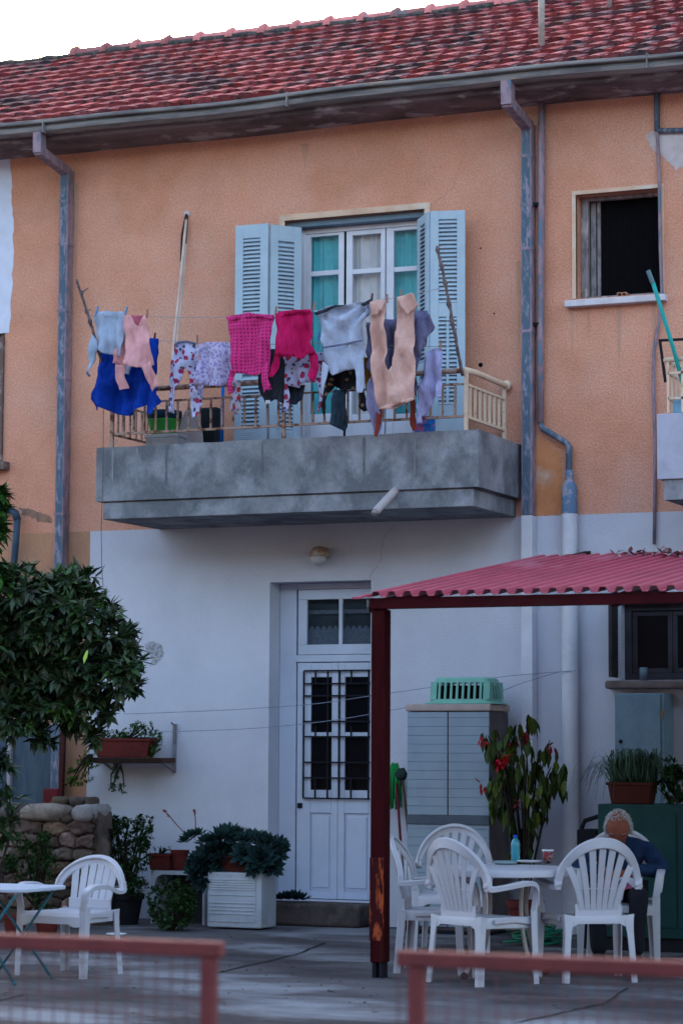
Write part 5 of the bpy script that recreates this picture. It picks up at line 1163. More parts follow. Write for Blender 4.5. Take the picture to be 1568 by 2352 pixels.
# hose coil
m = MB(); c = G(1228, 2172)
pts = []
for i in range(150): a = i*.31; r = .15+.05*math.sin(i*.13)+.02*math.sin(i*.7); pts.append((c.x+math.cos(a)*r*1.1, c.y+math.sin(a)*r, .02+.0009*i+.01*math.sin(i)))
m.tube(pts, .011, 6); solo(m.build('garden_hose', mat('green_hose', (.015, .14, .09), rough=.4), smooth=True), 'coiled green garden hose on the ground behind the table', 'hose')
# wires on the lower wall
cord = mat('grey_wire', (.24, .26, .36), rough=.7)
def wire(pts, label, Y=-.16): 
    P = [W(x, y, Y if len(pts) else 0) for x, y in pts]; solo(MB().tube(catmull(P, 5), .003, 6).build('wire', cord, smooth=True), label, 'wire', 'wires along the lower wall')
wire([(1322, 1540), (1282, 1543), (1220, 1548), (1140, 1556), (1000, 1577), (895, 1592), (800, 1606), (720, 1617), (620, 1625), (450, 1634), (285, 1640)], 'upper one of two thin grey wires crossing the white wall by the door')
wire([(1284, 1543), (1240, 1556), (1190, 1572), (1140, 1589), (1000, 1612), (895, 1632), (760, 1655), (620, 1670), (500, 1677), (365, 1681)], 'lower one of two thin grey wires crossing the white wall by the door', Y=-.18)
m = MB()

# ================================================================== LEFT: stone wall, sheet, shelf, planters
SW = thing('stone_wall', 'low rubble stone garden wall with rounded cap stones at the left', 'wall', (-2.3, -.9, 0))
ST_ = mat('rubble_stone', (.13, .095, .085), (.08, .062, .058), scale=5, rough=.95, bump=.8, bscale=30, c3=(.19, .15, .14), s3=4, lo3=.54, hi3=.62, attr=True)
def stones(x0, x1, y0, y1, z0, z1, hmin, hmax, wmin, wmax, m):
    z = z0
    while z < z1-.02:
        h = min(rnd(hmin, hmax), z1-z)
        if z1-z-h < .04: h = z1-z
        x = x0-rnd(0, .1)
        while x < x1:
            w = rnd(wmin, wmax); xe = min(x+w, x1+.02)
            if x1-xe < .06: xe = x1+rnd(-.01, .02)
            cx, cz = (x+xe)/2, z+h/2; vs = []; fs = []; nu, nv = 8, 6
            q = rnd(.6, 1.35); col = (q*rnd(.95, 1.15), q, q*rnd(.8, 1)); hx, hz, hy = (xe-x)/2-.004, h/2-.004, (y1-y0)/2+rnd(-.015, .025)
            m2 = MB(); m2.sph((0, 0, 0), 1, 12, 8)
            for v in m2.v:
                d = v.normalized(); k = (abs(d.x)**6+abs(d.y)**6+abs(d.z)**6)**(1/6); b = d/k; b *= 1+.16*N.noise(d*1.6+V((cx*5, cz*7, 0)))+.07*N.noise(d*5+V((cx*9, cz*5, 0)))
                vs.append((cx+b.x*hx, (y0+y1)/2+b.y*hy, cz+b.z*hz))
            m.add(vs, m2.f, 0, col); x = xe+.004
        z += h
m = MB(); sx1 = X(228, 1950, -1.0); wx0 = -3.9; sites = []; zz = .03
while zz < .90:
    hh = rnd(.07, .13); xx = wx0-.1+rnd(0, .1)
    while xx < sx1+.2: ww_ = rnd(.09, .27); q = rnd(.55, 1.5); sites.append((xx+ww_/2, zz+hh/2+rnd(-.02, .02), ww_/hh, (q*rnd(.95, 1.2), q, q*rnd(.8, 1.05)), rnd(-.02, .03), rnd(-.5, .5))); xx += ww_
    zz += hh
st_x = .014; nxs = int((sx1-wx0)/st_x); nzs = int(.95/st_x); vs = []; cols = []
near = {}
for sidx, s_ in enumerate(sites): near.setdefault(int((s_[0]+10)/.3), []).append(s_)
for j_ in range(nzs+1):
    for i_ in range(nxs+1):
        x = wx0+i_*st_x; z = j_*st_x; wxx = x+.03*N.noise(V((x*9, z*9, 1))); wz = z+.025*N.noise(V((x*8, z*8, 5))); d1 = d2 = 9; s1 = None; kx = int((x+10)/.3)
        for kk in (kx-1, kx, kx+1):
            for s_ in near.get(kk, ()):
                dx = (wxx-s_[0])/max(.8, s_[2]*.85); dz = wz-s_[1]; d_ = math.hypot(dx, dz)
                if d_ < d1: d2 = d1; d1 = d_; s1 = s_
                elif d_ < d2: d2 = d_
        e = min(1, (d2-d1)/.028); e = e*e*(3-2*e); h = .055*e+(s1[4]+.10*s1[5]*dz*0)*e+.022*N.noise(V((x*14, z*14, s1[0]*9)))*e+.020*N.noise(V((x*34, z*34, 2)))
        vs.append((x, -1.02-h, z)); cols.append(s1[3] if e > .35 else (.35, .33, .33))
b0_ = len(m.v); m.v.extend(V(p) for p in vs)
for j_ in range(nzs):
    for i_ in range(nxs):
        a_ = j_*(nxs+1)+i_; m.f.append([a_, a_+1, a_+nxs+2, a_+nxs+1]); m.mi.append(0); m.c.append(cols[a_])
m.build('rubble', ST_, SW, smooth=True)
m = MB(); m.box(-5.4, sx1-.0, -1.015, -.78, 0, .95); m.build('mortar', ST_, SW)
m = MB(); stones(-5.5, sx1+.0, -1.12, -.70, .865, Z(150, 1846, -1.05), .2, .3, .3, .6, m); m.build('cap_stones', mat('pale_cap_stone', (.25, .22, .235), (.15, .13, .14), scale=6, rough=.95, bump=.8, bscale=35, attr=True), SW, smooth=True)
m = MB(); p = W(165, 1842, -.85); stones(p.x-.08, p.x+.25, -.95, -.78, Z(165, 1851, -1.05)-.01, Z(165, 1838, -1.05)+.03, .06, .08, .15, .22, m); m.build('loose_stones', ST_, SW, smooth=True)
# metal sheet gate and neighbours things
gs0, gs1 = X(28, 1750, -.05), X(138, 1750, -.05); m = MB(); m.box(gs0, gs1, -.06, -.02, 0, Z(90, 1668, -.05)); m.box(gs0-.01, gs1+.01, -.068, -.018, Z(90, 1672, -.05), Z(90, 1664, -.05))
solo(m.build('metal_sheet', mat('blue_grey_sheet', (.07, .10, .135), (.05, .075, .105), scale=5, rough=.7, stretch=(3, 1, .5)), bevel=.004), 'blue grey metal sheet gate behind the stone wall under the tree', 'gate')
m = MB(); m.box(X(-60, 1700, -.05), X(19, 1700, -.05), -.06, -.02, 0, Z(10, 1655, -.05)); solo(m.build('metal_sheet', mat('navy_sheet', (.06, .085, .14), rough=.7)), 'dark navy panel cut by the left edge beside the grey gate', 'panel')
m = MB(); m.box(X(20, 1700, -.08), X(28, 1700, -.08), -.1, -.02, 0, Z(25, 1650, -.05)); solo(m.build('gate_post', mat('pale_post', (.36, .32, .36), rough=.8)), 'pale post between the navy panel and the grey gate', 'post')
m = MB(); q0 = W(146, 1690, -.12); m.obox(((W(146, 1690, -.12)+W(140, 1860, -.12))/2), (W(153, 1690, -.12)-W(146, 1690, -.12))*.6, (0, .02, 0), (W(146, 1690, -.12)-W(138, 1880, -.12))/2); solo(m.build('timber_post', mat('dark_red_timber', (.07, .02, .02), (.05, .015, .015), rough=.9)), 'dark red timber plank leaning right of the grey metal gate', 'plank')
m = MB(); m.box(X(100, 1830, -.6), X(136, 1830, -.6), -.62, -.55, .9, Z(118, 1811, -.6)); solo(m.build('red_can', mat('dark_red_plastic', (.12, .012, .018), rough=.5), bevel=.015), 'dark red canister standing behind the stone wall top', 'canister')
# wall shelf with planter
sy = -.30; s0, s1 = X(190, 1745, sy), X(371, 1745, sy); zs_ = Z(280, 1740, sy)
sh = thing('wall_shelf', 'dark weathered plank shelf fixed to the white wall under a planter', 'shelf', (s0, -.02, zs_))
m = MB(); m.box(s0, s1, sy, -.03, zs_-.045, zs_); m.build('board', WOODD, sh, bevel=.004)
m = MB(); m.box(s0+.12, s1-.0, sy-.012, sy-.002, zs_-.05, zs_-.004); m.build('front_lath', mat('brown_lath', (.035, .016, .014), (.02, .012, .01), rough=.9), sh)
bxm = X(367, 1700, -.04); m = MB(); m.box(s1-.03, s1-.005, -.03, -.004, zs_-.13, zs_+.30); m.bar((s1-.018, -.02, zs_-.12), (s1-.018, sy+.03, zs_-.03), .02, .012); m.bar((s1-.018, -.015, zs_+.28), (s1-.018, -.09, zs_+.31), .01, .01)
m.build('bracket', mat('grey_bracket', (.28, .27, .32), (.15, .12, .13), rough=.7), sh)
m = MB(); m.box(s0+.16, s0+.185, -.03, -.004, zs_-.13, zs_-.03); m.bar((s0+.17, -.02, zs_-.12), (s0+.17, sy+.03, zs_-.03), .02, .012); m.build('bracket', MATS['grey_bracket'], sh)
def planter(cx, cy, z, L, D, H, name, label, m_=TERRA, cat='planter', ang=0):
    t = thing(name, label, cat, (cx, cy, z)); m = MB()
    m.frustum((cx, cy, z), L/2*.86, D/2*.8, L/2, D/2, H); m.build('trough', m_, t, bevel=.008)
    m = MB(); m.frustum((cx, cy, z+H-.02), L/2+.008, D/2+.008, L/2+.010, D/2+.010, .022); m.build('rim', m_, t, bevel=.004)
    m = MB(); m.box(cx-L/2+.01, cx+L/2-.01, cy-D/2+.01, cy+D/2-.01, z+H, z+H+.006); m.build('soil', SOIL, t); return t
p0, p1 = X(213, 1720, sy), X(340, 1720, sy)
planter((p0+p1)/2, sy+.10, zs_+.001, p1-p0+.02, .17, Z(280, 1697, sy)-zs_, 'planter', 'terracotta trough with small succulents on the wall shelf')

# ---- foliage makers
def bush(name, label, cat, c, r, n, Lf, Wf, mats, leafcol=(1, 1, 1), stem=None, cluster=5, up=.3, bend=.2, ellip=(1, 1, 1), pts=None, group=None, var=.4, shell=.55, stems=8, base=None):
    c = V(c); t = thing(name, label, cat, base if base else (c.x, c.y, max(0, c.z-r*ellip[2])), group)
    m = MB()
    for i in range(n):
        if pts: q = random.choice(pts); cc = V(q[:3]); rr = q[3]
        else: cc = c; rr = r
        d = rv(); rad = rr*(shell+(1-shell)*rnd(0, 1)**.5) if rnd(0, 1) < .8 else rr*rnd(.1, 1)
        p = cc+V((d.x*rad*ellip[0], d.y*rad*ellip[1], d.z*rad*ellip[2])); b = gcol(var); dd0 = (d+V((0, 0, up))+rv(.4)).normalized()
        for k in range(cluster):
            dd = (dd0*.6+rv(.9)).normalized(); l = Lf*rnd(.7, 1.2)
            m.leaf(p+rv(.01), dd, l, Wf*rnd(.8, 1.2), up=(rnd(-.3, .3), rnd(-.3, .3), 1), bend=bend, col=tuple(leafcol[i2]*b[i2]*rnd(.85, 1.15) for i2 in range(3)))
    m.build('foliage', mats, t)
    m = MB(); bs = V((c.x, c.y, 0)) if not base else V(base)
    for i in range(stems):
        q = random.choice(pts) if pts else (*c, r); d = rv(); e = V(q[:3])+V((d.x*q[3]*.6*ellip[0], d.y*q[3]*.6*ellip[1], d.z*q[3]*.5*ellip[2])); mid = bs.lerp(e, .5)+rv(.04)
        m.tube([bs+rv(.02)*V((1, 1, 0)).length*.5, mid, e], [.012, .008, .003], 5)
    m.build('stem', BARK, t); return t
def rosette(m, c, R, n, tilt=(0, 0, 1), col=(1, 1, 1)):
    """succulent rosette of thick pointed leaves"""
    c = V(c); ax = V(tilt).normalized(); a = ax.orthogonal().normalized(); b = ax.cross(a)
    for i in range(n):
        k = i/n; th = i*2.39996; el = math.radians(8+70*k); L = R*(1-.55*k); d = (a*math.cos(th)+b*math.sin(th))*math.cos(el)+ax*math.sin(el)
        q = rnd(.75, 1.25); m.leaf(c+ax*.012*k*6*R+d*.01, d, L, L*.46, up=ax, bend=-.12, fold=.35, col=tuple(col[j]*q for j in range(3)), wide=.62)
def pot(cx, cy, z, r, h, name, label, m_=TERRA, group=None):
    t = thing(name, label, 'pot', (cx, cy, z), group)
    m = MB(); m.lathe([(0, .002), (r*.72, 0), (r*.97, h*.82), (r*1.08, h*.82), (r*1.1, h), (r*.98, h), (r*.95, h*.9), (0, h*.9)], (cx, cy, z), 20); m.build('pot_wall', m_, t, smooth=True).modifiers.new('es', 'EDGE_SPLIT').split_angle = math.radians(40)
    m = MB(); m.lathe([(0, h*.905), (r*.94, h*.905)], (cx, cy, z), 16); m.build('soil', SOIL, t); return t
# shelf plants
zp = Z(280, 1697, sy); pl = [( X(px, py, -.2), -.2+rnd(-.05, .05), Z(px, py, -.2), .05) for px, py in ((240, 1692), (262, 1690), (285, 1684), (305, 1675), (325, 1672), (345, 1672), (335, 1688), (355, 1690), (290, 1700), (360, 1712), (298, 1720), (345, 1735))]
bush('trough_succulents', 'bright green small leaved succulents growing in the shelf trough', 'plant', (X(300, 1690, -.2), -.2, zp), .05, 240, .026, .018, LEAFG, (1.3, 1.5, 1.1), cluster=5, pts=pl, stems=14, base=(X(290, 1700, -.2), -.2, zp-.03))
pl = [(X(px, py, -.32), -.32, Z(px, py, -.32), .05) for px, py in ((205, 1735), (190, 1748), (175, 1765), (165, 1780), (160, 1795), (180, 1790), (200, 1785), (215, 1755))]
bush('trailing_plant', 'yellow green trailing plant hanging off the left end of the shelf', 'plant', (X(190, 1760, -.3), -.32, Z(190, 1760, -.3)), .05, 100, .03, .018, LEAFG, (1.7, 1.6, .6), cluster=4, pts=pl, stems=10, up=-.5, base=(X(210, 1735, -.32), -.32, Z(210, 1735, -.32)))
pl = [(X(px, py, -.33), -.33, Z(px, py, -.33), .035) for px, py in ((268, 1760), (272, 1780), (262, 1800), (255, 1808), (280, 1812))]
bush('hanging_sprig', 'dark sprig dangling beneath the middle of the wall shelf', 'plant', (X(270, 1780, -.33), -.33, Z(270, 1780, -.33)), .04, 40, .028, .018, LEAFG, (.7, .8, .8), cluster=4, pts=pl, stems=6, up=-.5, base=(X(275, 1745, -.33), -.33, Z(275, 1750, -.33)))

# white ribbed plastic box and the open white box behind
by0 = -.92; q0, q1 = X(476, 2080, by0), X(600, 2080, by0); bzt = Z(540, 2004, by0)
WB = mat('grey_white_box_plastic', (.42, .45, .52), (.36, .39, .46), scale=4, rough=.5, c3=(.28, .27, .29), s3=3)
bt = thing('ribbed_box', 'white ribbed plastic box holding up the big blue green rosettes', 'box', (q0, by0, 0))
m = MB(); m.box(q0, q1, by0, by0+.30, .015, bzt); m.build('body', WB, bt, bevel=.012)
m = MB(); m.box(q0+.02, q1-.05, by0-.006, by0-.0005, .06, bzt-.05); fr = m.build('front_panel', WB, bt, bevel=.005)
m = MB(); z = .10
for z in [.13, .16, .19, .22, .235+.05, .33, .35, .37, .39, .41]:
    m.box(q0+.022, q1-.056, by0-.012, by0-.0062, z-.006, z+.005)
m.build('ribs', WB, bt, bevel=.003)
yb = -.55; r0, r1 = X(347, 2060, yb), X(470, 2060, yb); rz = Z(400, 2001, yb)
ob = thing('open_box', 'white open fronted plastic box under the two small terracotta pots', 'box', (r0, yb, 0))
m = MB(); oo = [(r0, 0), (r0, rz), (r1, rz), (r1, 0), (r1-.02, 0)]+[(a, b) for a, b in ((r1-.02, rz-.10), (r1-.05, rz-.04), (r1-.10, rz-.03), (r0+.10, rz-.03), (r0+.06, rz-.05), (r0+.035, rz-.10), (r0+.02, 0))]
m.poly(oo, yb, yb+.02); m.box(r0, r1, yb+.021, yb+.40, rz-.012, rz); m.box(r0, r0+.012, yb+.021, yb+.40, 0, rz-.013); m.box(r1-.012, r1, yb+.021, yb+.40, 0, rz-.013); m.build('shell', WB, ob)
m = MB(); m.box(r0+.013, r1-.013, yb+.39, yb+.40, 0, rz-.014); m.build('back_panel', mat('dim_box_inside', (.05, .05, .06), rough=.9), ob)
# pots on it
t1 = planter(X(370, 1990, yb+.1), yb+.12, rz+.001, X(395, 1990, yb)-X(345, 1990, yb), .14, Z(370, 1962, yb+.1)-rz, 'small_trough', 'small terracotta trough with seedlings on the open white box')
pot(X(412, 1990, yb+.12), yb+.13, rz+.001, .075, Z(412, 1953, yb+.1)-rz, 'square_pot', 'terracotta pot right of the small seedling trough')
pl = [(X(px, 1955, yb+.12), yb+.12, Z(px, 1952, yb+.12), .02) for px in (350, 358, 366, 375, 384, 390)]
bush('seedlings', 'tiny green seedlings sprouting in the small terracotta trough', 'plant', (X(370, 1955, yb+.1), yb+.12, Z(370, 1955, yb+.1)), .03, 26, .022, .010, LEAFG, (.9, 1.1, 1), cluster=3, pts=pl, up=1.4, stems=6, base=(X(370, 1962, yb+.1), yb+.12, Z(370, 1962, yb+.1)))
# long dark planter with rosettes
px0, px1 = X(500, 1990, by0+.1), X(612, 1990, by0+.1); planter((px0+px1)/2, by0+.14, bzt+.001, px1-px0+.1, .2, .13, 'long_planter', 'dark terracotta planter on the ribbed box under the rosettes', mat('dark_terracotta', (.09, .022, .018), rough=.8))
ros = thing('echeveria_clump', 'large clump of blue green rosettes spilling over the planter by the door', 'plant', ((px0+px1)/2, by0+.14, bzt+.13))
for px, py, R, ty, dy in ((520, 1925, .16, (-.1, -.25, 1), 0), (505, 1945, .12, (-.5, -.5, .8), 0), (545, 1935, .11, (.1, -.5, 1), -.04), (575, 1935, .14, (.1, -.3, 1), .05), (605, 1940, .13, (.4, -.3, 1), .02), (560, 1960, .11, (0, -1, .5), -.1), (600, 1972, .14, (.3, -.9, .4), -.1), (628, 1960, .12, (.8, -.3, .5), 0), (625, 1990, .10, (.7, -.5, .1), -.05), (470, 1970, .12, (-.4, -.8, .4), -.08), (455, 1995, .13, (-.5, -.8, .1), -.1), (488, 1950, .1, (-.3, -.5, .7), -.05), (585, 1995, .08, (0, -1, .1), -.14), (463, 2020, .10, (-.2, -.8, -.4), -.1), (475, 1935, .10, (-.3, -.2, 1), 0), (540, 1915, .09, (0, 0, 1), .05), (644, 1942, .09, (.9, 0, .5), .05)):
    m = MB(); q = W(px, py, by0+.12+dy); rosette(m, q, R*1.2, 34, ty, (rnd(.8, 1.2),)*3); m.build('rosette', LEAFJ, ros)
for i in range(26):
    px = rnd(450, 635); py = rnd(1928, 2000); m = MB(); q = W(px, py, by0+.10+rnd(-.08, .12)); rosette(m, q, rnd(.08, .12), 26, (rnd(-.4, .4), -.8, rnd(.1, .8)), (rnd(.5, 1.1),)*3); m.build('rosette', LEAFJ, ros)
m = MB(); 
for px, py in ((460, 2000), (520, 1950), (600, 1970), (625, 1985), (575, 1950), (490, 1965)): q = W(px, py, by0+.12); m.tube([(q.x*.3+(px0+px1)*.35, by0+.14, bzt+.1), q], .012, 6)
m.build('stem', BARK, ros)
al_ = thing('flowering_succulent', 'teal rosette with two coral flower stalks against the white wall', 'plant', (X(440, 1930, -.45), -.45, rz+.2))
for px, py, R in ((438, 1925, .11), (425, 1935, .08), (455, 1918, .09)):
    m = MB(); rosette(m, W(px, py, -.5), R, 26, (-.1, -.3, 1), (.9, 1.15, .95)); m.build('rosette', LEAFJ, al_)
FS = mat('coral_stalk', (.22, .08, .08), rough=.8)
for pts in ([(435, 1930), (425, 1915), (405, 1893), (390, 1875), (377, 1862)], [(447, 1925), (449, 1900), (449, 1880), (446, 1862)]):
    m = MB(); P = [W(x, y, -.5) for x, y in pts]; m.tube(catmull(P, 4), .005, 5)
    for i in range(16):
        q = P[-1].lerp(P[-2], rnd(0, .9)); m.leaf(q, rv()+V((0, 0, .5)), .022, .012, col=(1.4, .8, .7))
    m.leaf(P[-1], (-.6, 0, .3), .03, .02, col=(2, .9, .7)); m.leaf(P[-1], (.6, 0, .4), .03, .02, col=(2, .9, .7)); m.sph(P[-1], .013, 6, 5); m.build('flower_stalk', mat('coral_flower', (.26, .085, .075), rough=.8, attr=True), al_)
se = thing('step_succulent', 'dark blue green rosette plant sitting on the door step', 'plant', (X(670, 2060, -.2), -.2, .195))
for px, R in ((652, .11), (672, .13), (692, .10), (640, .08)): m = MB(); rosette(m, V((X(px, 2055, -.22), -.22+rnd(-.03, .03), .215)), R, 24, (rnd(-.1, .1), -.15, 1), (.55, .6, .65)); m.build('rosette', LEAFJ, se)
# bushes
c = G(382, 2140); bush('round_bush', 'low round dark green bush in front of the open white box', 'bush', (c.x, c.y+.1, .22), .20, 420, .035, .02, LEAFG, (.7, .8, .7), cluster=5, ellip=(1.05, .9, 1.05), stems=8)
P0 = W(290, 2000, -.75); pl = [(X(px, py, -.75), -.75+rnd(-.12, .12), Z(px, py, -.75), r) for px, py, r in ((262, 1910, .07), (275, 1935, .10), (300, 1900, .08), (318, 1895, .08), (330, 1915, .08), (300, 1940, .12), (270, 1975, .13), (315, 1965, .13), (290, 2000, .16), (325, 1998, .12), (260, 2030, .14), (300, 2040, .15), (330, 2040, .1), (280, 2070, .13), (330, 1940, .07), (250, 1890, .05), (250, 1955, .07))]
bush('jade_bush', 'tall dark jade bush with upright twigs between stone wall and box', 'bush', (P0.x, -.75, P0.z), .2, 760, .036, .02, LEAFG, (.62, .72, .66), cluster=5, pts=pl, up=1.0, stems=26, base=(P0.x, -.75, .25))
pot(P0.x, -.75, 0, .15, .26, 'dark_pot', 'black plastic pot under the tall jade bush', mat('black_pot', (.012, .012, .016), rough=.7))
pl = [(X(px, py, -1.35), -1.35+rnd(-.1, .1), Z(px, py, -1.35), r) for px, py, r in ((60, 1935, .08), (80, 1960, .10), (100, 1950, .08), (75, 1990, .12), (100, 2000, .12), (60, 2010, .10), (85, 2040, .12), (40, 1980, .07), (110, 1925, .05), (118, 1975, .07), (95, 2070, .1))]
P1 = W(85, 2050, -1.35); bush('rambling_shrub', 'loose leafy shrub in front of the stone wall behind the low chair', 'bush', (P1.x, -1.35, P1.z), .2, 400, .045, .018, LEAFG, (.75, .95, .8), cluster=4, pts=pl, up=.8, stems=20, base=(P1.x, -1.35, .15))
for px, l in ((94, 'terracotta pot on the ground seen under the low chair'), (20, 'terracotta pot on the ground at the left edge under the folding table')):
    q = G(px, 2152); pot(q.x, q.y+.1, 0, .10, .17, 'terracotta_pot', l)
p = G(268, 2150); m = MB(); m.lathe([(0, .004), (.06, .0), (.085, .016), (.08, .018), (.058, .008), (0, .008)], (p.x, p.y, .004), 20); solo(m.build('saucer', WFR, smooth=True), 'white dish lying on the ground right of the low chair', 'dish')
# poinsettia
pr = thing('poinsettia', 'tall leggy poinsettia with drooping leaves and red bracts beside the cabinet', 'plant', (X(1205, 2080, -.75), -.75, 0))
m = MB(); st_ = MB(); fl = MB(); yy = -.75
tips = [(1120, 1690), (1140, 1675), (1165, 1680), (1190, 1665), (1215, 1655), (1130, 1715), (1155, 1725), (1180, 1715), (1205, 1700), (1145, 1765), (1170, 1760), (1125, 1800), (1150, 1800), (1175, 1810), (1140, 1835), (1165, 1840), (1235, 1735), (1262, 1700), (1225, 1765), (1245, 1785), (1265, 1760), (1290, 1768), (1240, 1820), (1260, 1800), (1280, 1785), (1200, 1750), (1190, 1790), (1210, 1810), (1225, 1865), (1205, 1870), (1190, 1900), (1215, 1900), (1205, 1930), (1240, 1850), (1185, 1960), (1210, 1965), (1170, 1880)]
bp = V((X(1205, 2040, yy), yy, .30))
for i, (px, py) in enumerate(tips):
    q = W(px, py, yy+rnd(-.12, .12)); mid = bp.lerp(q, .6)+V((rnd(-.03, .03), 0, .12)); st_.tube(catmull([bp+rv(.02), mid, q], 5), [.009]*5+[.006]*5+[.003], 5)
    for k in range(8 if py < 1860 else 5):
        th = rnd(0, 6.28); d = V((math.cos(th)*.6, math.sin(th)*.5, -rnd(.6, 1.9))); b = gcol(.45); w = (1.6, 1.3, .6) if rnd(0, 1) < .3 else (1, 1, 1)
        m.leaf(q+rv(.045)+V((0, 0, rnd(-.09, .03))), d, rnd(.10, .16), rnd(.048, .066), bend=.35, col=(b[0]*w[0]*1.25, b[1]*w[1]*.95, b[2]*w[2]*.7))
for px, py, n_, c_ in ((1148, 1750, 26, (1.6, 1, 1)), (1162, 1738, 16, (1.6, 1, 1)), (1205, 1690, 18, (.5, .5, .5)), (1109, 1697, 8, (1.4, 1, 1)), (1268, 1712, 8, (.5, .6, .6)), (1105, 1805, 5, (.8, .9, .5)), (1185, 1842, 6, (.6, .6, .6)), (1180, 1700, 5, (.5, .5, .5))):
    q = W(px, py, yy-.14); fl = MB()
    for k in range(n_): fl.leaf(q+rv(.025), rv()+V((0, -.3, -.5)), rnd(.05, .075), rnd(.02, .03), bend=.2, col=c_)
    fl.build('bract', mat('red_bract', (.32, .012, .03), (.24, .01, .022), rough=.6, attr=True), pr)
m.build('foliage', LEAFG, pr); st_.build('stem', BARK, pr, smooth=True)
pot(bp.x, yy, 0, .14, .30, 'big_pot', 'terracotta pot of the poinsettia behind the table')
# grass planter on the green cabinet
ga, gb_ = X(1402, 1820, gy0+.2), X(1502, 1820, gy0+.2); planter((ga+gb_)/2, gy0+.2, gz+.001, gb_-ga, .2, .16, 'grass_planter', 'dark terracotta trough with spiky grass on the green cabinet', mat('brown_terracotta', (.07, .016, .013), rough=.8))
m = MB(); gp = thing('spider_grass', 'arching spiky grass plant spilling left from the trough', 'plant', ((ga+gb_)/2, gy0+.2, gz+.16))
for i in range(420):
    b = V((rnd(ga, gb_), gy0+.2+rnd(-.08, .08), gz+.15)); th = rnd(0, 6.28); sp = rnd(.10, .34)*(1.2 if b.x < (ga+gb_)/2-.02 and math.cos(th) < 0 else .65); hh = rnd(.10, .30) if sp < .3 else rnd(.08, .2)
    P = [b, b+V((math.cos(th)*sp*.35, math.sin(th)*sp*.3, hh*.85)), b+V((math.cos(th)*sp*.75, math.sin(th)*sp*.5, hh*.8)), b+V((math.cos(th)*sp, math.sin(th)*sp*.6, hh*.25-rnd(0, .18)*(sp > .25)))]
    q = rnd(.5, 1.5); P = catmull(P, 3); sd = V((-math.sin(th), math.cos(th), 0)); vs = []
    for k, p in enumerate(P): w = .0045*(1-k/len(P))+.0006; vs += [p+sd*w, p-sd*w]
    m.add(vs, [(2*k, 2*k+1, 2*k+3, 2*k+2) for k in range(len(P)-1)], 0, (q, q*1.05, q*1.1))
m.build('foliage', mat('grass_blade', (.05, .095, .06), (.04, .075, .05), rough=.5, attr=True), gp)
pl = [(X(px, py, gy0+.25), gy0+.25, Z(px, py, gy0+.25), .09) for px, py in ((1520, 1800), (1545, 1790), (1560, 1770), (1530, 1775), (1575, 1800), (1550, 1820), (1600, 1790))]
bush('cabinet_plant', 'dark leafy pot plant at the right edge on the green cabinet', 'plant', (X(1550, 1800, gy0+.2), gy0+.25, Z(1550, 1800, gy0+.2)), .1, 130, .06, .03, LEAFG, (.7, .85, .8), cluster=4, pts=pl, stems=10, base=(X(1550, 1830, gy0+.2), gy0+.25, gz+.02))

# ---- citrus tree
TY = -2.6
tr = thing('citrus_tree', 'dark green citrus tree with dense glossy crown reaching in from the left', 'tree', (X(-90, 2200, TY), TY, 0))
blobs_ = [] ; blobs = [(30, 1440, .42), (90, 1400, .32), (150, 1420, .36), (190, 1370, .22), (60, 1350, .22), (210, 1440, .28), (255, 1480, .24), (120, 1500, .42), (200, 1530, .36), (262, 1550, .24), (60, 1560, .42), (150, 1590, .34), (210, 1610, .22), (30, 1640, .2), (-40, 1500, .5), (-60, 1380, .35), (10, 1370, .3), (275, 1500, .13), (290, 1535, .09), (180, 1650, .12), (90, 1640, .20), (-120, 1450, .4), (-50, 1620, .3), (110, 1350, .12), (165, 1335, .1), (205, 1325, .08), (312, 1510, .06), (290, 1455, .06), (245, 1405, .1), (130, 1330, .06), (172, 1318, .06), (250, 1640, .07), (225, 1690, .08), (100, 1690, .1), (310, 1575, .06)]
m = MB(); s0_ = 300.0
for (px, py, r) in blobs:
    cc = W(px, py, TY+rnd(-.25, .25)); n_ = int(62*r*r/.09*.62)+6
    for i in range(n_):
        d = rv(); 
        if d.y > .55: d.y *= -1
        p = cc+d*r*(.62+.38*rnd(0, 1)**.6)*(.92 if d.z > 0 else 1); out = (d+V((0, -.1, .25))+rv(.35)).normalized(); g0 = gcol(.35)
        young = rnd(0, 1) < .11; 
        for k in range(random.choice([6, 7, 8, 9])):
            a = out.orthogonal().normalized(); b = out.cross(a); th = k*2.4+rnd(-.3, .3); sp = rnd(.6, 1.2); dd = (out*rnd(.35, .9)+(a*math.cos(th)+b*math.sin(th))*sp).normalized()
            col = tuple(c_*rnd(.75, 1.25) for c_ in g0); col = (col[0]*1.5, col[1]*1.9, col[2]*.8) if young else col
            m.leaf(p-out*rnd(0, .05), dd, rnd(.085, .135), rnd(.042, .06), up=(rnd(-.4, .4), rnd(-.6, .2), 1), bend=rnd(.05, .4), fold=.3, col=col)
m.build('crown', LEAFD, tr)
m = MB()
for (px, py, L_f, w_, d) in ((232, 1500, .09, .055, (-.25, -.3, -1)), (248, 1480, .08, .05, (1, -.2, .1))):
    q = W(px, py, TY-.42) if False else W(px, py-6, TY-.55); m.leaf(q+V((0, -.2, 0)), d, L_f*1.25, w_*1.5, bend=.1, fold=.1, wide=.6)
m.build('young_leaf', mat('bright_young_leaf', (.28, .50, .05), rough=.5, spec=.3), tr)
m = MB(); tb_ = V((X(-90, 2200, TY), TY, 0)); m.tube(catmull([tb_, tb_+V((.03, .02, .7)), tb_+V((.02, 0, 1.25)), tb_+V((.10, .1, 1.78))], 5), [.10]*5+[.085]*5+[.07]*6, 12); m.build('trunk', BARK, tr, smooth=True)
m = MB(); cr = tb_+V((.10, .1, 1.75))
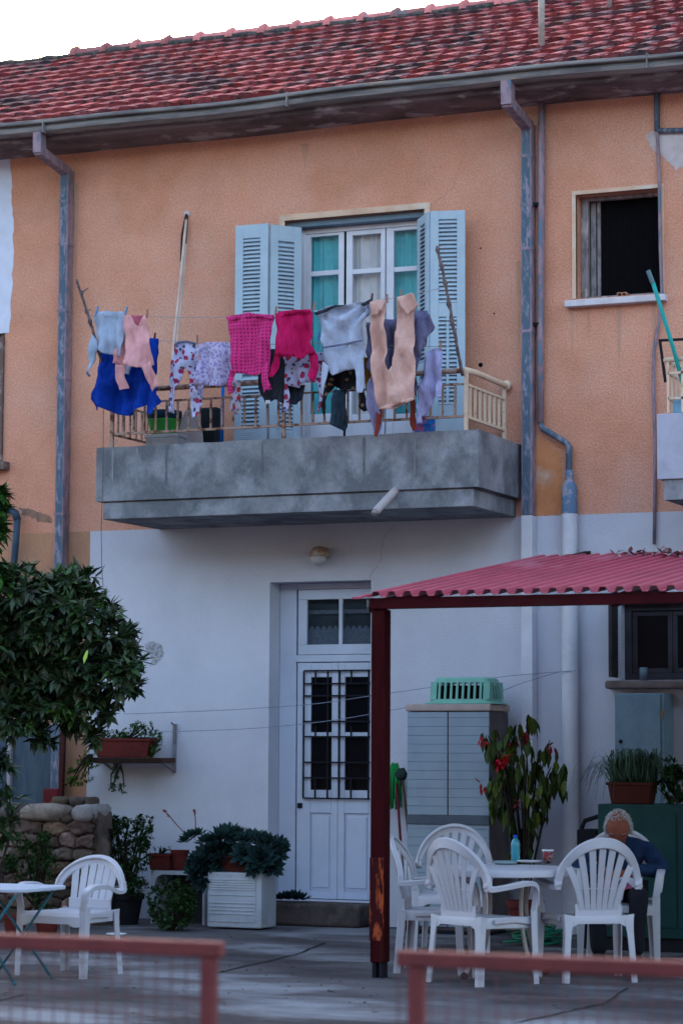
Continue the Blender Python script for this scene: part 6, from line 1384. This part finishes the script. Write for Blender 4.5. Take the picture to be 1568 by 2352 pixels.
for (px, py, r) in blobs[:20]:
    e = W(px, py, TY+rnd(-.1, .1)); mid = cr.lerp(e, .5)+V((0, 0, .05)); m.tube(catmull([cr, mid, e], 4), [.035]*4+[.02]*4+[.01], 6)
m.build('limb', BARK, tr, smooth=True)
# second small tree branch tips high at the left edge, and dark leaves low at the left edge
pl = [(X(px, py, -3.0), -3.0+rnd(-.1, .1), Z(px, py, -3.0), r) for px, py, r in ((-28, 1120, .10), (0, 1135, .04), (-32, 1200, .10), (-3, 1215, .04), (-30, 1290, .10), (-2, 1325, .05), (-40, 1050, .1), (0, 1165, .03), (2, 1250, .03), (-60, 1160, .2), (-60, 1280, .2))]
bush('loquat_tree', 'lighter green tree with only its branch tips showing at the left edge', 'tree', (X(-40, 1200, -3), -3, 3), .2, 110, .11, .045, LEAFG, (1.2, 1.5, .9), cluster=6, pts=pl, up=.3, bend=.35, stems=14, base=(X(-160, 2200, -3), -3.0, 0))
pl = [(X(px, py, -6.5), -6.5+rnd(-.1, .1), Z(px, py, -6.5), r) for px, py, r in ((-20, 1760, .12), (0, 1800, .07), (5, 1850, .08), (-15, 1880, .12), (10, 1900, .06), (-5, 1740, .05), (-30, 1940, .1))]
bush('oleander_shrub', 'dark narrow leaved shrub in front of everything at the left edge', 'bush', (X(-20, 1850, -6.5), -6.5, 1), .2, 60, .11, .03, LEAFG, (.45, .6, .5), cluster=5, pts=pl, up=-.1, bend=.4, stems=10, base=(X(-80, 2300, -6.5), -6.5, 0))

# ================================================================== THE SEATED MAN
def skin_body(name, pts, edges, m_, parent=None, sub=2, root=0):
    me = bpy.data.meshes.new(name); me.from_pydata([p[0] for p in pts], edges, []); o = bpy.data.objects.new(name, me); bpy.context.collection.objects.link(o)
    if parent: o.parent = parent
    sk = o.modifiers.new('skin', 'SKIN'); sk.use_smooth_shade = True; sk.branch_smoothing = .6
    for i, p in enumerate(pts):
        r = p[1]; me.skin_vertices[0].data[i].radius = r if isinstance(r, tuple) else (r, r)
    me.skin_vertices[0].data[root].use_root = True
    s = o.modifiers.new('sub', 'SUBSURF'); s.levels = sub; s.render_levels = sub
    me.materials.append(m_); return o
SKIN = mat('weathered_skin', (.24, .075, .050), (.18, .055, .04), scale=14, rough=.6, sub=.1, bump=.15, bscale=90)
NAVY = mat('navy_jacket_cloth', (.014, .032, .085), (.009, .02, .06), scale=14, rough=.95, bump=.35, bscale=90)
TROU = mat('black_trouser_cloth', (.012, .012, .018), rough=.95)
man = thing('person', 'old grey haired man in a navy jacket seated with bowed head', 'person', (EC.x, EC.y, 0))
man.scale = (1, 1, .98); man.rotation_euler = (0, 0, math.atan2(-EF.x, EF.y))
# local: faces +Y; body in one continuous skinned surface (skin), clothing over it
body = skin_body('body', [((0, -.06, .52), (.14, .12)), ((0, -.10, .64), (.11, .08)), ((0, -.03, .78), (.10, .07)), ((0, .06, .845), (.05, .05)), ((0, .125, .885), (.052, .052)), ((0, .165, .92), (.06, .06)),
    ((.10, .12, .47), (.075, .075)), ((.14, .42, .50), (.06, .06)), ((.13, .50, .26), (.045, .045)), ((.12, .52, .07), (.03, .03)), ((.12, .60, .045), (.02, .02)),
    ((-.10, .12, .47), (.075, .075)), ((-.14, .42, .50), (.06, .06)), ((-.13, .50, .26), (.045, .045)), ((-.12, .52, .07), (.03, .03)), ((-.12, .60, .045), (.02, .02)),
    ((.15, -.01, .80), (.04, .04)), ((.29, .0, .64), (.030, .030)), ((.12, .20, .665), (.026, .024)), ((.06, .27, .66), (.022, .03)),
    ((-.15, -.01, .80), (.04, .04)), ((-.29, .0, .64), (.030, .030)), ((-.12, .20, .665), (.026, .024)), ((-.06, .27, .66), (.022, .03))],
    [(0,1),(1,2),(2,3),(3,4),(4,5),(0,6),(6,7),(7,8),(8,9),(9,10),(0,11),(11,12),(12,13),(13,14),(14,15),(2,16),(16,17),(17,18),(18,19),(2,20),(20,21),(21,22),(22,23)], SKIN, man)
jk = skin_body('jacket', [((0, -.07, .50), (.17, .14)), ((0, -.11, .64), (.17, .125)), ((0, -.05, .78), (.175, .12)), ((0, .045, .855), (.13, .09)), ((0, .10, .88), (.082, .075)),
    ((.20, -.01, .81), (.088, .085)), ((.31, .0, .645), (.072, .068)), ((.21, .13, .66), (.052, .05)), ((.135, .20, .665), (.045, .042)),
    ((-.20, -.01, .81), (.088, .085)), ((-.31, .0, .645), (.072, .068)), ((-.21, .13, .66), (.052, .05)), ((-.135, .20, .665), (.045, .042))],
    [(0,1),(1,2),(2,3),(3,4),(2,5),(5,6),(6,7),(7,8),(2,9),(9,10),(10,11),(11,12)], NAVY, man)
tq = skin_body('trousers', [((0, -.06, .47), (.16, .11)), ((.11, .14, .475), (.09, .085)), ((.15, .43, .50), (.075, .075)), ((.135, .505, .28), (.065, .065)), ((.125, .53, .07), (.062, .062)), ((-.11, .14, .475), (.09, .085)), ((-.15, .43, .50), (.075, .075)), ((-.135, .505, .28), (.065, .065)), ((-.125, .53, .07), (.062, .062))],
    [(0,1),(1,2),(2,3),(3,4),(0,5),(5,6),(6,7),(7,8)], TROU, man)
for s in (-1, 1):
    m = MB(); m.sph((s*.125, .575, .05), (.055, .14, .05), 12, 8); m.build('shoe', BLACKM, man, smooth=True, local=True)
# head: bowed forward
HC = V((0, .215, .972)); tilt = math.radians(40)
def hp(x, y, z):   # head space: y forward, z up
    c_, s_ = math.cos(tilt), math.sin(tilt); k_ = 1.1; return HC+V((x*k_, (y*c_+z*s_)*k_, (-y*s_+z*c_)*k_))
m = MB(); base_ = MB(); base_.sph((0, 0, 0), 1, 28, 22)
vs = []
for v in base_.v:
    d = v.normalized(); x, y, z = d.x*.075, d.y*.095, d.z*.118
    if z < 0: k = -z/.118; x *= 1-.30*k*k; y *= 1-.12*k; y += .02*k*k
    if y > 0:
        g_ = math.exp(-((d.z+.05)/.12)**2); ex = math.exp(-((abs(d.x)-.38)/.17)**2); y -= .012*g_*ex*(d.y > .3)       # eye sockets
        y += .009*math.exp(-((d.z-.14)/.10)**2)*math.exp(-(d.x/.6)**2)                                                  # brow
        y += .026*math.exp(-((d.z+.26)/.13)**2)*math.exp(-(d.x/.16)**2)+.010*math.exp(-((d.z+.10)/.12)**2)*math.exp(-(d.x/.14)**2)   # nose
        y += .006*math.exp(-((d.z+.60)/.06)**2)*math.exp(-(d.x/.3)**2)-.004*math.exp(-((d.z+.52)/.03)**2)*math.exp(-(d.x/.3)**2)     # lips
        y += .010*math.exp(-((d.z+.85)/.12)**2)*math.exp(-(d.x/.4)**2)
    vs.append(hp(x, y, z))
m.add(vs, base_.f); hd = m.build('head', SKIN, man, smooth=True, local=True)
for s in (-1, 1):
    m = MB(); c0 = hp(s*.078, -.012, -.012)
    bb = MB(); bb.sph((0, 0, 0), 1, 10, 8); m.add([c0+(hp(v.x*.012, v.y*.02-v.z*.004, v.z*.034)-HC) for v in bb.v], bb.f); m.build('ear', SKIN, hd, smooth=True, local=True)
    m = MB(); bb = MB(); bb.sph((0, 0, 0), 1, 10, 8); m.add([hp(s*.030+v.x*.012, .076+v.y*.006, -.006+v.z*.006) for v in bb.v], bb.f); m.build('eyelid', mat('eyelid_skin', (.16, .06, .045), rough=.6), hd, smooth=True, local=True)
    m = MB(); 
    for k in range(30): m.tube([hp(s*(.014+k*.0012), .088-.012*(k/30)**2, .014+rnd(-.002, .003)), hp(s*(.017+k*.0012), .096-.012*(k/30)**2, .016+rnd(-.002, .004))], .0014, 4)
    m.build('eyebrow', mat('grey_brow_hair', (.30, .29, .30), rough=.9), hd, local=True)
m = MB(); m.sweep([hp(x*.022, .083-.02*x*x, -.064-.003*x*x) for x in (-1, -.5, 0, .5, 1)], V((0, .3, 1)), .004, .004); m.build('mouth', mat('lip_line', (.12, .03, .03), rough=.8), hd, local=True)
m = MB()
for i in range(2600):
    d = rv(); x, y, z = d.x, d.y, d.z
    if y > .25 and z < .80: continue
    if z < -.35: continue
    if y > .0 and z < .25 and abs(x) < .9: continue
    if z > .6 and abs(x) < .35 and y > -.2 and rnd(0, 1) < .45: continue       # thin on top
    p = hp(x*.077, y*.098, z*.121); e = hp(x*.090+rnd(-.012, .012), y*.110-.010, z*.128-.010-.012*abs(x)); g0 = rnd(.7, 1.25)
    m.tube([p, (p+e)/2+rv(.003), e], [.0032, .0028, .0012], 4, col=(g0, g0, g0))
m.build('hair', mat('grey_white_hair', (.36, .35, .37), (.28, .27, .3), rough=.8, attr=True), hd, local=True)
# hands resting on the cloth in the lap: palm, four fingers, thumb
for s in (-1, 1):
    pal = V((s*.055, .275, .655)); fd = V((-s*.55, .75, -.10)).normalized(); sd = V((s*.75, .55, .05)).normalized(); upv = fd.cross(sd).normalized()
    if upv.z < 0: upv = -upv
    pts = [(pal-fd*.045, (.026, .018)), (pal, (.034, .014)), (pal+fd*.03, (.034, .013))]
    hnd = skin_body('hand', pts, [(0, 1), (1, 2)], SKIN, man, sub=1)
    for k, (off, L) in enumerate(((-.028, .062), (-.010, .072), (.010, .068), (.027, .052))):
        b = pal+fd*.030+sd*off; P = [(b-fd*.012, (.009, .009)), (b+fd*L*.4+upv*.004, (.0085, .0085)), (b+fd*L*.72-upv*.012, (.008, .008)), (b+fd*L*.92-upv*.03, (.007, .007))]
        skin_body('finger', P, [(0, 1), (1, 2), (2, 3)], SKIN, hnd, sub=1)
    b = pal-fd*.01-sd*.03*1; P = [(b, (.011, .011)), (b+(-sd*.6+fd*.5)*.035, (.010, .010)), (b+(-sd*.5+fd*.9)*.058-upv*.008, (.0085, .0085))]
    skin_body('thumb', P, [(0, 1), (1, 2)], SKIN, hnd, sub=1)
# faded red cloth on his lap
p = EC+EF*.26; m = MB(); n = 14; vs = []
for j in range(n+1):
    for i in range(n+1):
        u, v = i/n*2-1, j/n*2-1; vs.append((u*.17, .25+v*.13, .585+.018*N.noise(V((u*3, v*3, 1)))-.05*u**4-.06*max(0, v)**3))
m.add(vs, [(j*(n+1)+i, j*(n+1)+i+1, (j+1)*(n+1)+i+1, (j+1)*(n+1)+i) for j in range(n) for i in range(n)])
cl = m.build('lap_cloth', mat('faded_red_cloth', (.38, .07, .10), (.12, .05, .12), scale=14, rough=.95), smooth=True); cl.location = (EC.x, EC.y, 0); cl.rotation_euler = man.rotation_euler
s_ = cl.modifiers.new('t', 'SOLIDIFY'); s_.thickness = .012; solo(cl, 'faded red cloth lying in the seated man\'s lap', 'cloth')
# fallen leaves and grit on the yard
m = MB()
for i in range(170):
    px = rnd(-20, 1560); py = rnd(2150, 2330); p = G(px, py); m.leaf((p.x, p.y, .006), (rnd(-1, 1), rnd(-1, 1), .05), rnd(.02, .06), rnd(.01, .025), col=random.choice([(.6, .5, .35), (1, .8, .5), (.3, .28, .25), (.5, .7, .4)]))
o = m.build('fallen_leaves', mat('dry_leaf', (.11, .085, .055), rough=1, attr=True)); solo(o, 'scattered dry leaves and bits lying over the concrete yard', 'leaves'); o['kind'] = 'stuff'
